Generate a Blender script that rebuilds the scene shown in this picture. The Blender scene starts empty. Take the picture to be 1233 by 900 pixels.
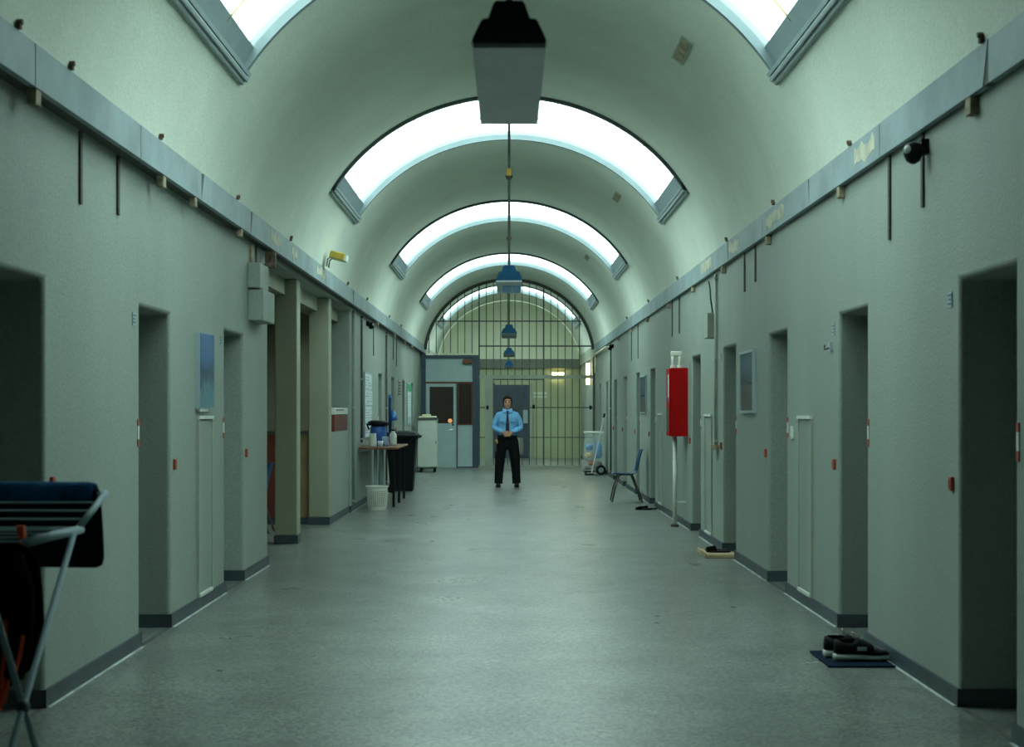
import bpy, bmesh, math, random
from mathutils import Vector, Matrix
random.seed(7)
R = math.radians
scn = bpy.context.scene
COL = scn.collection

# ------------------------------------------------------------------ camera / world / exposure
FPX, CAMH = 1750.0, 1.42
cd = bpy.data.cameras.new('camera')
cam = bpy.data.objects.new('camera', cd); COL.objects.link(cam)
cam.location = (0, 0, CAMH); cam.rotation_euler = (R(90), 0, 0)
cd.sensor_width = 36.0; cd.lens = FPX / 1233.0 * 36.0
cd.shift_x = 3.5 / 1233.0; cd.shift_y = 45.0 / 1233.0
cd.clip_start = 0.05; cd.clip_end = 200
cd.dof.use_dof = True; cd.dof.focus_distance = 26.0; cd.dof.aperture_fstop = 5.0
scn.camera = cam
w = bpy.data.worlds.new('world'); scn.world = w; w.use_nodes = True
# overcast daylight: bright cloud cover, a little brighter overhead
_nt = w.node_tree; _bg = _nt.nodes['Background']
_tc = _nt.nodes.new('ShaderNodeTexCoord'); _sx = _nt.nodes.new('ShaderNodeSeparateXYZ')
_nt.links.new(_tc.outputs['Generated'], _sx.inputs[0])
_mr = _nt.nodes.new('ShaderNodeMapRange'); _nt.links.new(_sx.outputs['Z'], _mr.inputs[0])
SKY_ZENITH = 7.0
_mr.inputs[1].default_value = 0.0; _mr.inputs[2].default_value = 1.0
_mr.inputs[3].default_value = SKY_ZENITH / 1.6; _mr.inputs[4].default_value = SKY_ZENITH
_nt.links.new(_mr.outputs[0], _bg.inputs[1])
_bg.inputs[0].default_value = (0.73, 1.0, 0.96, 1)
scn.view_settings.view_transform = 'Standard'
scn.view_settings.look = 'None'
scn.view_settings.gamma = 1.0
scn.view_settings.use_curve_mapping = False
scn.view_settings.exposure = 0.0
scn.cycles.max_bounces = 14; scn.cycles.diffuse_bounces = 10; scn.cycles.glossy_bounces = 4

# ------------------------------------------------------------------ materials
MATS = {}
def mat(name, col, rough=0.6, metal=0.0, var=0.0, vscale=3.0, bump=0.0, bscale=60.0, spec=0.5,
        fine=0.0, fscale=90.0, emit=None, estr=0.0, alpha=None, trans=0.0, col2=None, streak=False):
    m = bpy.data.materials.new(name); m.use_nodes = True
    nt = m.node_tree; N = nt.nodes; L = nt.links
    b = N['Principled BSDF']
    b.inputs['Base Color'].default_value = (*col, 1)
    b.inputs['Roughness'].default_value = rough
    b.inputs['Metallic'].default_value = metal
    b.inputs['Specular IOR Level'].default_value = spec
    if trans: b.inputs['Transmission Weight'].default_value = trans
    if alpha is not None: b.inputs['Alpha'].default_value = alpha
    if emit:
        b.inputs['Emission Color'].default_value = (*emit, 1)
        b.inputs['Emission Strength'].default_value = estr
    tc = N.new('ShaderNodeTexCoord'); src = tc.outputs['Object']
    last = None
    if var or col2:
        mp = N.new('ShaderNodeMapping'); L.new(src, mp.inputs[0])
        if streak: mp.inputs['Scale'].default_value = (1, 1, 0.12)
        n = N.new('ShaderNodeTexNoise'); n.inputs['Scale'].default_value = vscale
        n.inputs['Detail'].default_value = 5; n.inputs['Roughness'].default_value = 0.6
        L.new(mp.outputs[0], n.inputs['Vector'])
        r = N.new('ShaderNodeValToRGB')
        c2 = col2 if col2 else tuple(max(0, c * (1 - var)) for c in col)
        c1 = col if col2 else tuple(min(1, c * (1 + var * 0.5)) for c in col)
        r.color_ramp.elements[0].position = 0.35; r.color_ramp.elements[1].position = 0.65
        r.color_ramp.elements[0].color = (*c2, 1); r.color_ramp.elements[1].color = (*c1, 1)
        L.new(n.outputs['Fac'], r.inputs[0]); last = r.outputs[0]
    if fine:
        n2 = N.new('ShaderNodeTexNoise'); n2.inputs['Scale'].default_value = fscale
        n2.inputs['Detail'].default_value = 2
        L.new(src, n2.inputs['Vector'])
        mr = N.new('ShaderNodeMapRange'); L.new(n2.outputs['Fac'], mr.inputs[0])
        mr.inputs[1].default_value = 0.3; mr.inputs[2].default_value = 0.7
        mr.inputs[3].default_value = 1 - fine; mr.inputs[4].default_value = 1 + fine
        mx = N.new('ShaderNodeMix'); mx.data_type = 'RGBA'; mx.blend_type = 'MULTIPLY'
        mx.inputs[0].default_value = 1.0
        if last: L.new(last, mx.inputs[6])
        else: mx.inputs[6].default_value = (*col, 1)
        cb = N.new('ShaderNodeCombineColor')
        for i in range(3): L.new(mr.outputs[0], cb.inputs[i])
        L.new(cb.outputs[0], mx.inputs[7]); last = mx.outputs[2]
    if last: L.new(last, b.inputs['Base Color'])
    if bump:
        n3 = N.new('ShaderNodeTexNoise'); n3.inputs['Scale'].default_value = bscale
        n3.inputs['Detail'].default_value = 3; L.new(src, n3.inputs['Vector'])
        bp = N.new('ShaderNodeBump'); bp.inputs['Strength'].default_value = bump
        bp.inputs['Distance'].default_value = 0.01
        L.new(n3.outputs['Fac'], bp.inputs['Height']); L.new(bp.outputs[0], b.inputs['Normal'])
    MATS[name] = m
    return m

WALLC = (0.285, 0.335, 0.29)
mat('wall_paint', WALLC, 0.55, var=0.12, vscale=0.8, fine=0.11, fscale=75, bump=0.25, bscale=70, streak=True)
mat('vault_paint', (0.665, 0.725, 0.625), 0.7, var=0.10, vscale=0.7, fine=0.09, fscale=65, bump=0.2, bscale=50)
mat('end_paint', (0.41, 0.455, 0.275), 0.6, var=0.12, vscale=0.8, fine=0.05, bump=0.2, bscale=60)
mat('arch_lit_paint', (0.82, 0.84, 0.64), 0.7, var=0.08, vscale=0.8)  # paler copy of end_paint, steep light on the end arch put into the colour
mat('column_warm_lit', (0.30, 0.315, 0.225), 0.6, var=0.1, vscale=1.0, fine=0.1, fscale=75)  # yellower than wall_paint, warm light tint put into the colour
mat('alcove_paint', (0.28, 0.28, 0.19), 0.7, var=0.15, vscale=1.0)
mat('plinth', (0.045, 0.065, 0.078), 0.5, var=0.3, vscale=4)
mat('bead', (0.55, 0.60, 0.58), 0.5, var=0.4, vscale=6)
mat('cornice', (0.25, 0.33, 0.345), 0.5, var=0.25, vscale=2.0, fine=0.05, bump=0.15, bscale=40)
mat('peel', (0.56, 0.55, 0.42), 0.7, var=0.3, vscale=8)
mat('skyframe', (0.33, 0.40, 0.41), 0.5, var=0.1, vscale=5)
mat('sill_paint', (0.17, 0.225, 0.235), 0.6, var=0.1, vscale=5)
mat('skyframe_dark', (0.10, 0.12, 0.125), 0.6)
mat('stub', (0.42, 0.36, 0.24), 0.8, var=0.5, vscale=12)
mat('rust', (0.17, 0.11, 0.065), 0.8, var=0.5, vscale=20)
mat('iron', (0.075, 0.075, 0.065), 0.7, var=0.3, vscale=15)
mat('door_leaf', (0.10, 0.115, 0.105), 0.6, var=0.2, vscale=3)
mat('lamp_blue', (0.003, 0.06, 0.13), 0.5, spec=0.2, var=0.15, vscale=8)
mat('lamp_dark', (0.004, 0.016, 0.028), 0.45)
mat('diffuser_dark', (0.10, 0.11, 0.10), 0.4)
mat('diffuser', (0.38, 0.46, 0.47), 0.35, var=0.12, vscale=5, fine=0.04, fscale=40)
mat('blue_glint', (0.10, 0.45, 1.0), 0.4, spec=0.2, var=0.3, vscale=10)  # blue reflection under the trough lamps, painted as a colour
mat('bar_metal', (0.075, 0.085, 0.07), 0.5, var=0.2, vscale=6)
mat('post_paint', (0.36, 0.40, 0.32), 0.55, var=0.12, vscale=3)
mat('beam_paint', (0.17, 0.18, 0.14), 0.6, var=0.15, vscale=3)
mat('booth_blue', (0.045, 0.075, 0.11), 0.5, var=0.15, vscale=4)
mat('booth_panel', (0.42, 0.55, 0.55), 0.5, var=0.06, vscale=4, fine=0.04)
mat('redbrown', (0.14, 0.025, 0.015), 0.5, var=0.2, vscale=5)
mat('tan_panel', (0.27, 0.19, 0.085), 0.55, var=0.2, vscale=4)
mat('dark_glass', (0.045, 0.032, 0.026), 0.12, spec=0.5)
mat('black', (0.006, 0.007, 0.009), 0.55, spec=0.2, var=0.2, vscale=10)
mat('black_plastic', (0.004, 0.006, 0.009), 0.5, spec=0.2, var=0.2, vscale=6)
mat('chrome', (0.55, 0.55, 0.53), 0.25, metal=1.0)
mat('steel_leg', (0.12, 0.10, 0.08), 0.4, metal=0.6)
mat('grey_leg', (0.30, 0.37, 0.38), 0.45)
mat('white_paint', (0.66, 0.69, 0.63), 0.5, var=0.08, vscale=5)
mat('white_plastic', (0.72, 0.74, 0.66), 0.4, var=0.05, vscale=6)
mat('cream', (0.74, 0.72, 0.50), 0.6, var=0.1, vscale=8)
mat('cabinet_white', (0.55, 0.62, 0.54), 0.45, var=0.06, vscale=4)
mat('red_paint', (0.40, 0.003, 0.003), 0.45, spec=0.15, var=0.1, vscale=4)
mat('red_label', (0.62, 0.10, 0.05), 0.5)
mat('orange', (0.90, 0.09, 0.02), 0.5)
mat('red_plate', (0.36, 0.055, 0.03), 0.5)
mat('yellow', (0.55, 0.40, 0.05), 0.4, var=0.25, vscale=14)
mat('blue_plastic', (0.003, 0.035, 0.11), 0.45, spec=0.2, var=0.1, vscale=6)
mat('blue_bright', (0.03, 0.13, 0.45), 0.4, var=0.15, vscale=9)
mat('table_wood', (0.20, 0.075, 0.03), 0.4, var=0.25, vscale=10)
mat('pale_wood', (0.50, 0.39, 0.21), 0.55, var=0.2, vscale=10)
mat('rack_white', (0.36, 0.50, 0.56), 0.5, spec=0.2)
mat('navy_cloth', (0.003, 0.012, 0.028), 0.9, spec=0.1, bump=0.3, bscale=140, var=0.35, vscale=8)
mat('lit_blue_cloth', (0.012, 0.10, 0.26), 0.9, spec=0.1, bump=0.5, bscale=120, var=0.4, vscale=9)  # lit copy of the blanket cloth, light from above put into the blue
mat('black_cloth', (0.003, 0.0025, 0.0025), 0.95, spec=0.05, bump=0.3, bscale=90)
mat('mat_blue', (0.003, 0.012, 0.028), 0.9, spec=0.1, bump=0.4, bscale=160)
mat('shoe_dark', (0.006, 0.007, 0.011), 0.7, spec=0.2, var=0.4, vscale=25)
mat('shoe_grey', (0.05, 0.055, 0.065), 0.6, var=0.3, vscale=30)
mat('sole', (0.42, 0.46, 0.43), 0.6)
mat('skin', (0.50, 0.25, 0.15), 0.5, var=0.08, vscale=10)
mat('hair', (0.010, 0.006, 0.004), 0.7, spec=0.15)
mat('shirt', (0.17, 0.40, 0.66), 0.85, spec=0.1, var=0.18, vscale=14, bump=0.2, bscale=60)
mat('tie', (0.005, 0.007, 0.016), 0.6)
mat('trousers', (0.006, 0.007, 0.009), 0.9, spec=0.1, var=0.3, vscale=10)
mat('lip', (0.30, 0.10, 0.07), 0.5)
mat('brass', (0.55, 0.34, 0.08), 0.35, metal=0.7)
mat('glass_clear', (0.75, 0.85, 0.85), 0.1, alpha=0.35)
mat('bag_film', (0.85, 0.92, 0.90), 0.4, alpha=0.26)
mat('paper', (0.62, 0.72, 0.74), 0.7, var=0.08, vscale=10)
mat('plate_ink', (0.10, 0.15, 0.18), 0.7)
mat('ink', (0.05, 0.07, 0.09), 0.7)
mat('green_strip', (0.03, 0.30, 0.14), 0.6)
mat('plate_grey', (0.34, 0.42, 0.44), 0.5)
mat('packet_blue', (0.03, 0.35, 0.75), 0.4, var=0.3, vscale=14)
mat('packet_yellow', (0.75, 0.55, 0.16), 0.5, var=0.3, vscale=14)
mat('packet_orange', (0.62, 0.12, 0.03), 0.5, var=0.3, vscale=14)
mat('packet_dark', (0.09, 0.03, 0.03), 0.5, var=0.4, vscale=14)
mat('lamp_glow', (0.9, 0.8, 0.5), 0.4, emit=(1.0, 0.85, 0.40), estr=9.0)
mat('glow_spot', (0.9, 0.45, 0.2), 0.4, emit=(1.0, 0.40, 0.14), estr=0.55)  # orange sticker reflection on the booth door given its own glow, no bulb
mat('lens', (0.75, 0.8, 0.8), 0.15)

def milky(name, tcol, dcol, fac):
    m = bpy.data.materials.new(name); m.use_nodes = True
    nt = m.node_tree; N = nt.nodes; L = nt.links; N.remove(N['Principled BSDF'])
    t = N.new('ShaderNodeBsdfTransparent'); t.inputs[0].default_value = (*tcol, 1)
    d = N.new('ShaderNodeBsdfTranslucent'); d.inputs[0].default_value = (*dcol, 1)
    mx = N.new('ShaderNodeMixShader'); mx.inputs[0].default_value = fac
    L.new(t.outputs[0], mx.inputs[1]); L.new(d.outputs[0], mx.inputs[2]); L.new(mx.outputs[0], N['Material Output'].inputs[0])
    MATS[name] = m
milky('pane', (0.97, 0.97, 0.97), (0.9, 0.9, 0.9), 0.12)
milky('seam', (0.5, 0.5, 0.4), (0.62, 0.57, 0.40), 0.95)
def floor_mat():
    m = bpy.data.materials.new('floor_terrazzo'); m.use_nodes = True
    nt = m.node_tree; N = nt.nodes; L = nt.links; b = N['Principled BSDF']
    tc = N.new('ShaderNodeTexCoord')
    n = N.new('ShaderNodeTexNoise'); n.inputs['Scale'].default_value = 1.5; n.inputs['Detail'].default_value = 8; n.inputs['Roughness'].default_value = 0.7
    L.new(tc.outputs['Object'], n.inputs['Vector'])
    r = N.new('ShaderNodeValToRGB'); e = r.color_ramp.elements
    e[0].position = 0.32; e[0].color = (0.095, 0.108, 0.096, 1)
    e[1].position = 0.68; e[1].color = (0.185, 0.208, 0.185, 1)
    L.new(n.outputs['Fac'], r.inputs[0])
    v = N.new('ShaderNodeTexVoronoi'); v.inputs['Scale'].default_value = 75
    L.new(tc.outputs['Object'], v.inputs['Vector'])
    sp = N.new('ShaderNodeSeparateColor'); L.new(v.outputs['Color'], sp.inputs[0])
    mr = N.new('ShaderNodeMapRange'); L.new(sp.outputs[0], mr.inputs[0])
    mr.inputs[3].default_value = 0.35; mr.inputs[4].default_value = 1.65
    cb = N.new('ShaderNodeCombineColor')
    for i in range(3): L.new(mr.outputs[0], cb.inputs[i])
    mx = N.new('ShaderNodeMix'); mx.data_type = 'RGBA'; mx.blend_type = 'MULTIPLY'; mx.inputs[0].default_value = 1
    L.new(r.outputs[0], mx.inputs[6]); L.new(cb.outputs[0], mx.inputs[7]); L.new(mx.outputs[2], b.inputs['Base Color'])
    n2 = N.new('ShaderNodeTexNoise'); n2.inputs['Scale'].default_value = 1.6; n2.inputs['Detail'].default_value = 5
    L.new(tc.outputs['Object'], n2.inputs['Vector'])
    m2 = N.new('ShaderNodeMapRange'); L.new(n2.outputs['Fac'], m2.inputs[0])
    m2.inputs[1].default_value = 0.3; m2.inputs[2].default_value = 0.7
    m2.inputs[3].default_value = 0.27; m2.inputs[4].default_value = 0.33
    L.new(m2.outputs[0], b.inputs['Roughness'])
    n3 = N.new('ShaderNodeTexNoise'); n3.inputs['Scale'].default_value = 5; L.new(tc.outputs['Object'], n3.inputs['Vector'])
    bp = N.new('ShaderNodeBump'); bp.inputs['Strength'].default_value = 0.06; bp.inputs['Distance'].default_value = 0.01
    L.new(n3.outputs['Fac'], bp.inputs['Height'])
    b.inputs['Specular IOR Level'].default_value = 0.85
    MATS['floor'] = m
floor_mat()

def picture_mat(name, top, bottom, z0, z1):
    """painted print: a smooth vertical blend with cloudy strokes (flat print)"""
    m = bpy.data.materials.new(name); m.use_nodes = True
    nt = m.node_tree; N = nt.nodes; L = nt.links; b = N['Principled BSDF']
    b.inputs['Roughness'].default_value = 0.3
    tc = N.new('ShaderNodeTexCoord'); sx = N.new('ShaderNodeSeparateXYZ'); L.new(tc.outputs['Object'], sx.inputs[0])
    n = N.new('ShaderNodeTexNoise'); n.inputs['Scale'].default_value = 9; n.inputs['Detail'].default_value = 6
    L.new(tc.outputs['Object'], n.inputs['Vector'])
    mr = N.new('ShaderNodeMapRange'); L.new(sx.outputs[2], mr.inputs[0])
    mr.inputs[1].default_value = z0; mr.inputs[2].default_value = z1
    ad = N.new('ShaderNodeMath'); ad.operation = 'MULTIPLY_ADD'
    L.new(n.outputs['Fac'], ad.inputs[0]); ad.inputs[1].default_value = 0.9; L.new(mr.outputs[0], ad.inputs[2])
    s = N.new('ShaderNodeMath'); s.operation = 'SUBTRACT'; L.new(ad.outputs[0], s.inputs[0]); s.inputs[1].default_value = 0.45
    r = N.new('ShaderNodeValToRGB'); e = r.color_ramp.elements
    e[0].position = 0.25; e[0].color = (*bottom, 1); e[1].position = 0.75; e[1].color = (*top, 1); q = e.new(0.5); q.color = (*[0.35 * c for c in top], 1)
    L.new(s.outputs[0], r.inputs[0]); L.new(r.outputs[0], b.inputs['Base Color'])
    MATS[name] = m

# ------------------------------------------------------------------ mesh helpers
class MB:
    def __init__(self): self.v = []; self.f = []
    def add(self, vs, fs):
        o = len(self.v); self.v += [tuple(p) for p in vs]; self.f += [tuple(i + o for i in f) for f in fs]; return self
    def box(self, x0, x1, y0, y1, z0, z1):
        vs = [(x, y, z) for z in (z0, z1) for y in (y0, y1) for x in (x0, x1)]
        return self.add(vs, [(0, 2, 3, 1), (4, 5, 7, 6), (0, 1, 5, 4), (2, 6, 7, 3), (0, 4, 6, 2), (1, 3, 7, 5)])
    def tube(self, pts, r, n=8, caps=True):
        pts = [Vector(p) for p in pts]; rs = r if isinstance(r, (list, tuple)) else [r] * len(pts)
        rings = []; up = None
        for i, p in enumerate(pts):
            a = pts[max(0, i - 1)]; b = pts[min(len(pts) - 1, i + 1)]
            d = (b - a).normalized()
            if up is None:
                ref = Vector((0, 0, 1)) if abs(d.z) < 0.9 else Vector((1, 0, 0))
                up = (ref - d * ref.dot(d)).normalized()
            else:
                up = (up - d * up.dot(d)).normalized()
            s = d.cross(up)
            rings.append([p + (up * math.cos(2 * math.pi * k / n) + s * math.sin(2 * math.pi * k / n)) * rs[i] for k in range(n)])
        return self.loft(rings, caps)
    def loft(self, rings, caps=True):
        n = len(rings[0]); vs = [q for r in rings for q in r]; fs = []
        for i in range(len(rings) - 1):
            for k in range(n):
                fs.append((i * n + k, i * n + (k + 1) % n, (i + 1) * n + (k + 1) % n, (i + 1) * n + k))
        if caps:
            fs.append(tuple(range(n - 1, -1, -1))); o = (len(rings) - 1) * n; fs.append(tuple(range(o, o + n)))
        return self.add(vs, fs)
    def ell(self, rings, n=16):
        """rings of (cx, cy, z, rx, ry)"""
        return self.loft([[(cx + rx * math.cos(2 * math.pi * k / n), cy + ry * math.sin(2 * math.pi * k / n), z) for k in range(n)]
                          for cx, cy, z, rx, ry in rings])
    def ball(self, c, rx, ry, rz, n=12, m=8):
        rings = []
        for j in range(1, m):
            t = math.pi * j / m
            rings.append((c[0], c[1], c[2] - rz * math.cos(t), rx * math.sin(t), ry * math.sin(t)))
        return self.ell(rings, n)
    def prism(self, poly, axis, a0, a1):
        """poly of 2-D points extruded along axis 'x','y' or 'z'"""
        def P(u, v, w): return {'x': (w, u, v), 'y': (u, w, v), 'z': (u, v, w)}[axis]
        return self.loft([[P(u, v, a0) for u, v in poly], [P(u, v, a1) for u, v in poly]])
    def build(self, name, m, parent=None, smooth=False, bevel=0.0, seg=2, origin=None, subsurf=0):
        me = bpy.data.meshes.new(name)
        off = Vector(origin) if origin is not None else (Vector(parent['_o']) if parent is not None and '_o' in parent else Vector((0, 0, 0)))
        me.from_pydata([tuple(Vector(p) - off) for p in self.v], [], self.f)
        bm = bmesh.new(); bm.from_mesh(me); bmesh.ops.recalc_face_normals(bm, faces=bm.faces); bm.to_mesh(me); bm.free()
        me.materials.append(MATS[m])
        if smooth: me.shade_smooth()
        o = bpy.data.objects.new(name, me); COL.objects.link(o)
        if parent is not None:
            o.parent = parent
            if parent.type == 'MESH':     # a sub-part: the parent mesh already sits at the thing's origin
                pass
            o['_o'] = tuple(off)
        else:
            o.location = off; o['_o'] = tuple(off)
        if bevel:
            bv = o.modifiers.new('bevel', 'BEVEL'); bv.width = bevel; bv.segments = seg; bv.limit_method = 'ANGLE'; bv.angle_limit = R(35)
        if subsurf:
            ss = o.modifiers.new('sub', 'SUBSURF'); ss.levels = subsurf; ss.render_levels = subsurf
        return o

def thing(name, loc, label, cat, group=None):
    o = bpy.data.objects.new(name, None); COL.objects.link(o); o.location = loc; o.empty_display_size = 0.1
    o['_o'] = tuple(loc); o['label'] = label; o['category'] = cat
    if group: o['group'] = group
    return o
def tag(o, label, cat, group=None):
    o['label'] = label; o['category'] = cat
    if group: o['group'] = group
    return o
def struct(o, label=None):
    o['kind'] = 'structure'
    if label: o['label'] = label
    return o
def semp(name, loc):
    o = bpy.data.objects.new(name, None); COL.objects.link(o); o.location = loc; o['_o'] = tuple(loc); o['kind'] = 'structure'
    return o
def copy_tree(o, parent=None, loc=None):
    c = o.copy(); COL.objects.link(c)
    if parent is not None: c.parent = parent
    if loc is not None: c.location = loc
    for ch in list(o.children): copy_tree(ch, c)
    return c

# ------------------------------------------------------------------ dimensions of the hall
XL, XR = -2.22, 2.16          # wall planes
XB = 2.115                     # face of the grey cornice
ZB0, ZB1 = 2.869, 3.063       # cornice
VA, VB, VZ = 2.15, 1.987, 2.75   # elliptical vault
Y0, YG, YE = -3.0, 36.3, 43.6    # behind the camera, bar screen, end wall
DH = 2.05
LEFT = [(6.15, 6.94), (8.73, 9.52), (11.33, 12.14), (24.70, 25.50), (27.40, 28.20), (30.20, 31.00), (33.00, 33.80)]
RIGHT = [(6.20, 6.97), (8.77, 9.52), (11.30, 12.10), (13.85, 14.66), (16.40, 17.20), (21.50, 22.25), (24.05, 24.80),
         (26.70, 27.50), (29.10, 29.90), (31.70, 32.50), (34.20, 35.00)]
ALC = (13.35, 20.30)

# ------------------------------------------------------------------ floor, walls, vault
fl = struct(MB().box(-4.3, 2.75, Y0, YE + 0.2, -0.1, 0).build('floor', 'floor'))

def wall_sheet(name, x, d, openings, ztop, m):
    """openings: (ya, yb, head, depth); reveals run d*depth away from the corridor"""
    ys = sorted({Y0, YE} | {o[0] for o in openings} | {o[1] for o in openings})
    zs = sorted({0.0, ztop} | {o[2] for o in openings})
    vi = {}; V = []; F = []
    def P(*p):
        k = tuple(round(c, 5) for c in p)
        if k not in vi: vi[k] = len(V); V.append(p)
        return vi[k]
    for a, b in zip(ys, ys[1:]):
        for c, e in zip(zs, zs[1:]):
            ym, zm = (a + b) / 2, (c + e) / 2
            if any(o[0] < ym < o[1] and zm < o[2] for o in openings): continue
            F.append((P(x, a, c), P(x, b, c), P(x, b, e), P(x, a, e)))
    for ya, yb, h, dep in openings:
        xd = x + d * dep
        for yy in (ya, yb):
            for c, e in zip(zs, zs[1:]):
                if e > h + 1e-6: continue
                F.append((P(x, yy, c), P(xd, yy, c), P(xd, yy, e), P(x, yy, e)))
        F.append((P(x, ya, h), P(x, yb, h), P(xd, yb, h), P(xd, ya, h)))
    mb = MB(); mb.add(V, F)
    return struct(mb.build(name, m, bevel=0.022, seg=3))
wl = wall_sheet('wall_left', XL, -1, [(a, b, DH, 0.46) for a, b in LEFT] + [(ALC[0], ALC[1], 2.83, 0.30)], 2.98, 'wall_paint')
wr = wall_sheet('wall_right', XR, 1, [(a, b, DH, 0.46) for a, b in RIGHT], 2.98, 'wall_paint')

# skylight rhythm
TS = R(59.5); TM = R(84)
SKY_Y = [7.66 + 7.6 * i for i in range(5)]
SKY_L = 2.44
def ept(t, y, off=0.0):
    x, z = VA * math.sin(t), VZ + VB * math.cos(t)
    n = Vector((math.sin(t) / VA, 0, math.cos(t) / VB)).normalized()
    return Vector((x + n.x * off, y, z + n.z * off))
def vault():
    ts = [-TM + (TM - TS) * i / 8 for i in range(8)] + [-TS + 2 * TS * i / 40 for i in range(41)] + [TS + (TM - TS) * (i + 1) / 8 for i in range(8)]
    ys = sorted([Y0, YE] + SKY_Y + [y + SKY_L for y in SKY_Y if y + SKY_L < YE])
    mb = MB(); n = len(ts); V = [ept(t, y) for y in ys for t in ts]; F = []
    for j in range(len(ys) - 1):
        ym = (ys[j] + ys[j + 1]) / 2; hole = any(s < ym < s + SKY_L for s in SKY_Y)
        for i in range(n - 1):
            tm = (ts[i] + ts[i + 1]) / 2
            if hole and abs(tm) < TS: continue
            F.append((j * n + i, j * n + i + 1, (j + 1) * n + i + 1, (j + 1) * n + i))
    mb.add(V, F)
    return struct(mb.build('ceiling', 'vault_paint', smooth=True))
vault()

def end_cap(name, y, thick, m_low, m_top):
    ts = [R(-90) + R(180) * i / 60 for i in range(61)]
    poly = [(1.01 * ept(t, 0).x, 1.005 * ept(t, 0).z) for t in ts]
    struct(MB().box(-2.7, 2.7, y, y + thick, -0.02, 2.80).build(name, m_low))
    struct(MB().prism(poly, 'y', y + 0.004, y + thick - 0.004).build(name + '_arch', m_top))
end_cap('wall_end', YE, 0.15, 'end_paint', 'arch_lit_paint')
end_cap('wall_back', Y0 - 0.15, 0.15, 'wall_paint', 'wall_paint')

# roof lights
def skylight(n, y):
    ye = y + SKY_L
    w = semp('window_%d' % n, (0, y, VZ + VB))
    def arc(y0, y1, o0, o1, t1, seg=48):
        rings = []
        for i in range(seg + 1):
            t = -t1 + 2 * t1 * i / seg
            rings.append([ept(t, y0, o0), ept(t, y1, o0), ept(t, y1, o1), ept(t, y0, o1)])
        mb = MB(); mb.loft(rings); return mb
    arc(y - 0.045, y + 0.02, -0.030, 0.09, TS + 0.01).build('arch_lip', 'skyframe_dark', w)
    arc(ye - 0.025, ye + 0.03, -0.014, 0.09, TS + 0.01).build('arch_frame', 'sill_paint', w)
    for s in (-1, 1):
        # stepped moulding along the springing side and the sloping sill above it
        def pr(pts):
            c = ept(s * TS, 0); nn = (ept(s * TS, 0, 1) - c); tt = Vector((nn.z, 0, -nn.x)) * s
            # tt points down along the vault, away from the opening
            P = [c + tt * u + nn * v for u, v in pts]
            mb = MB(); mb.loft([[(p.x, y - 0.045, p.z) for p in P], [(p.x, ye + 0.05, p.z) for p in P]]); return mb
        pr([(0.062, 0.02), (0.062, -0.022), (0.052, -0.030), (0.036, -0.030), (0.028, -0.022), (0.028, 0.02)]).build('moulding_step', 'skyframe', w)
        pr([(0.027, 0.02), (0.027, -0.036), (0.020, -0.044), (0.002, -0.044), (-0.006, -0.036), (-0.006, 0.02)]).build('moulding_step', 'skyframe', w)
        pr([(-0.014, 0.02), (-0.014, -0.040), (-0.040, -0.040), (-0.040, 0.02)]).build('moulding_step', 'skyframe', w)
        pr([(0.02, 0.02), (0.02, 0.10), (-0.20, 0.10), (-0.20, 0.030), (-0.04, 0.02)]).build('side_sill', 'sill_paint', w)
    T = TS - 0.075; k = 8; po = 0.045; ymid = y + 1.60
    for row, (ya, yb) in enumerate(((y + 0.03, ymid), (ymid, ye - 0.03))):
        cols = k if row == 0 else 5
        for i in range(cols):
            t0 = -T + 2 * T * i / cols; t1 = -T + 2 * T * (i + 1) / cols
            nq = 8 if row else 4
            P = [ept(t0 + (t1 - t0) * q / nq, yy, po) for q in range(nq + 1) for yy in (ya, yb)]
            MB().add(P, [(2 * q, 2 * q + 1, 2 * q + 3, 2 * q + 2) for q in range(nq)]).build('pane', 'pane', w, smooth=True)
            if i and row == 0:
                e = 0.0035
                MB().loft([[ept(t0 - e, yy, po - 0.012), ept(t0 + e, yy, po - 0.012), ept(t0 + e, yy, po - 0.002), ept(t0 - e, yy, po - 0.002)] for yy in (ya, yb)]).build('glazing_bar', 'seam', w)
    arc(ymid - 0.010, ymid + 0.010, po - 0.012, po - 0.002, T).build('glazing_bar', 'seam', w)
    return w
for i, y in enumerate(SKY_Y): skylight(i + 1, y)

# ------------------------------------------------------------------ baseboards
def baseboard(name, x, d, openings, ya0, yb0):
    mb = MB(); bd = MB(); ys = [ya0] + [q for o in openings for q in o] + [yb0]
    for a, b in zip(ys[::2], ys[1::2]):
        fx = x - d * 0.014
        x0, x1 = sorted((fx, x + d * 0.002)); aa = a - (0.014 if a != ya0 else 0); bb = b + (0.014 if b != yb0 else 0)
        mb.box(x0, x1, aa, bb, 0, 0.088)
        bx0, bx1 = sorted((fx - d * 0.012, fx)); bd.box(bx0, bx1, aa + 0.02, bb - 0.02, 0, 0.005)
        for yy, sgn in ((a, -1), (b, 1)):
            if yy in (ya0, yb0): continue
            y0, y1 = sorted((yy, yy + sgn * 0.0139)); xx0, xx1 = sorted((x + d * 0.002, x + d * 0.44))
            mb.box(xx0, xx1, y0, y1, 0, 0.0879)
    o = struct(mb.build(name, 'plinth')); bd.build('sealant_bead', 'bead', o)
baseboard('baseboard_left', XL, -1, sorted(LEFT + [ALC]), Y0, YG - 0.1)
baseboard('baseboard_right', XR, 1, RIGHT, Y0, YE)

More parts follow.
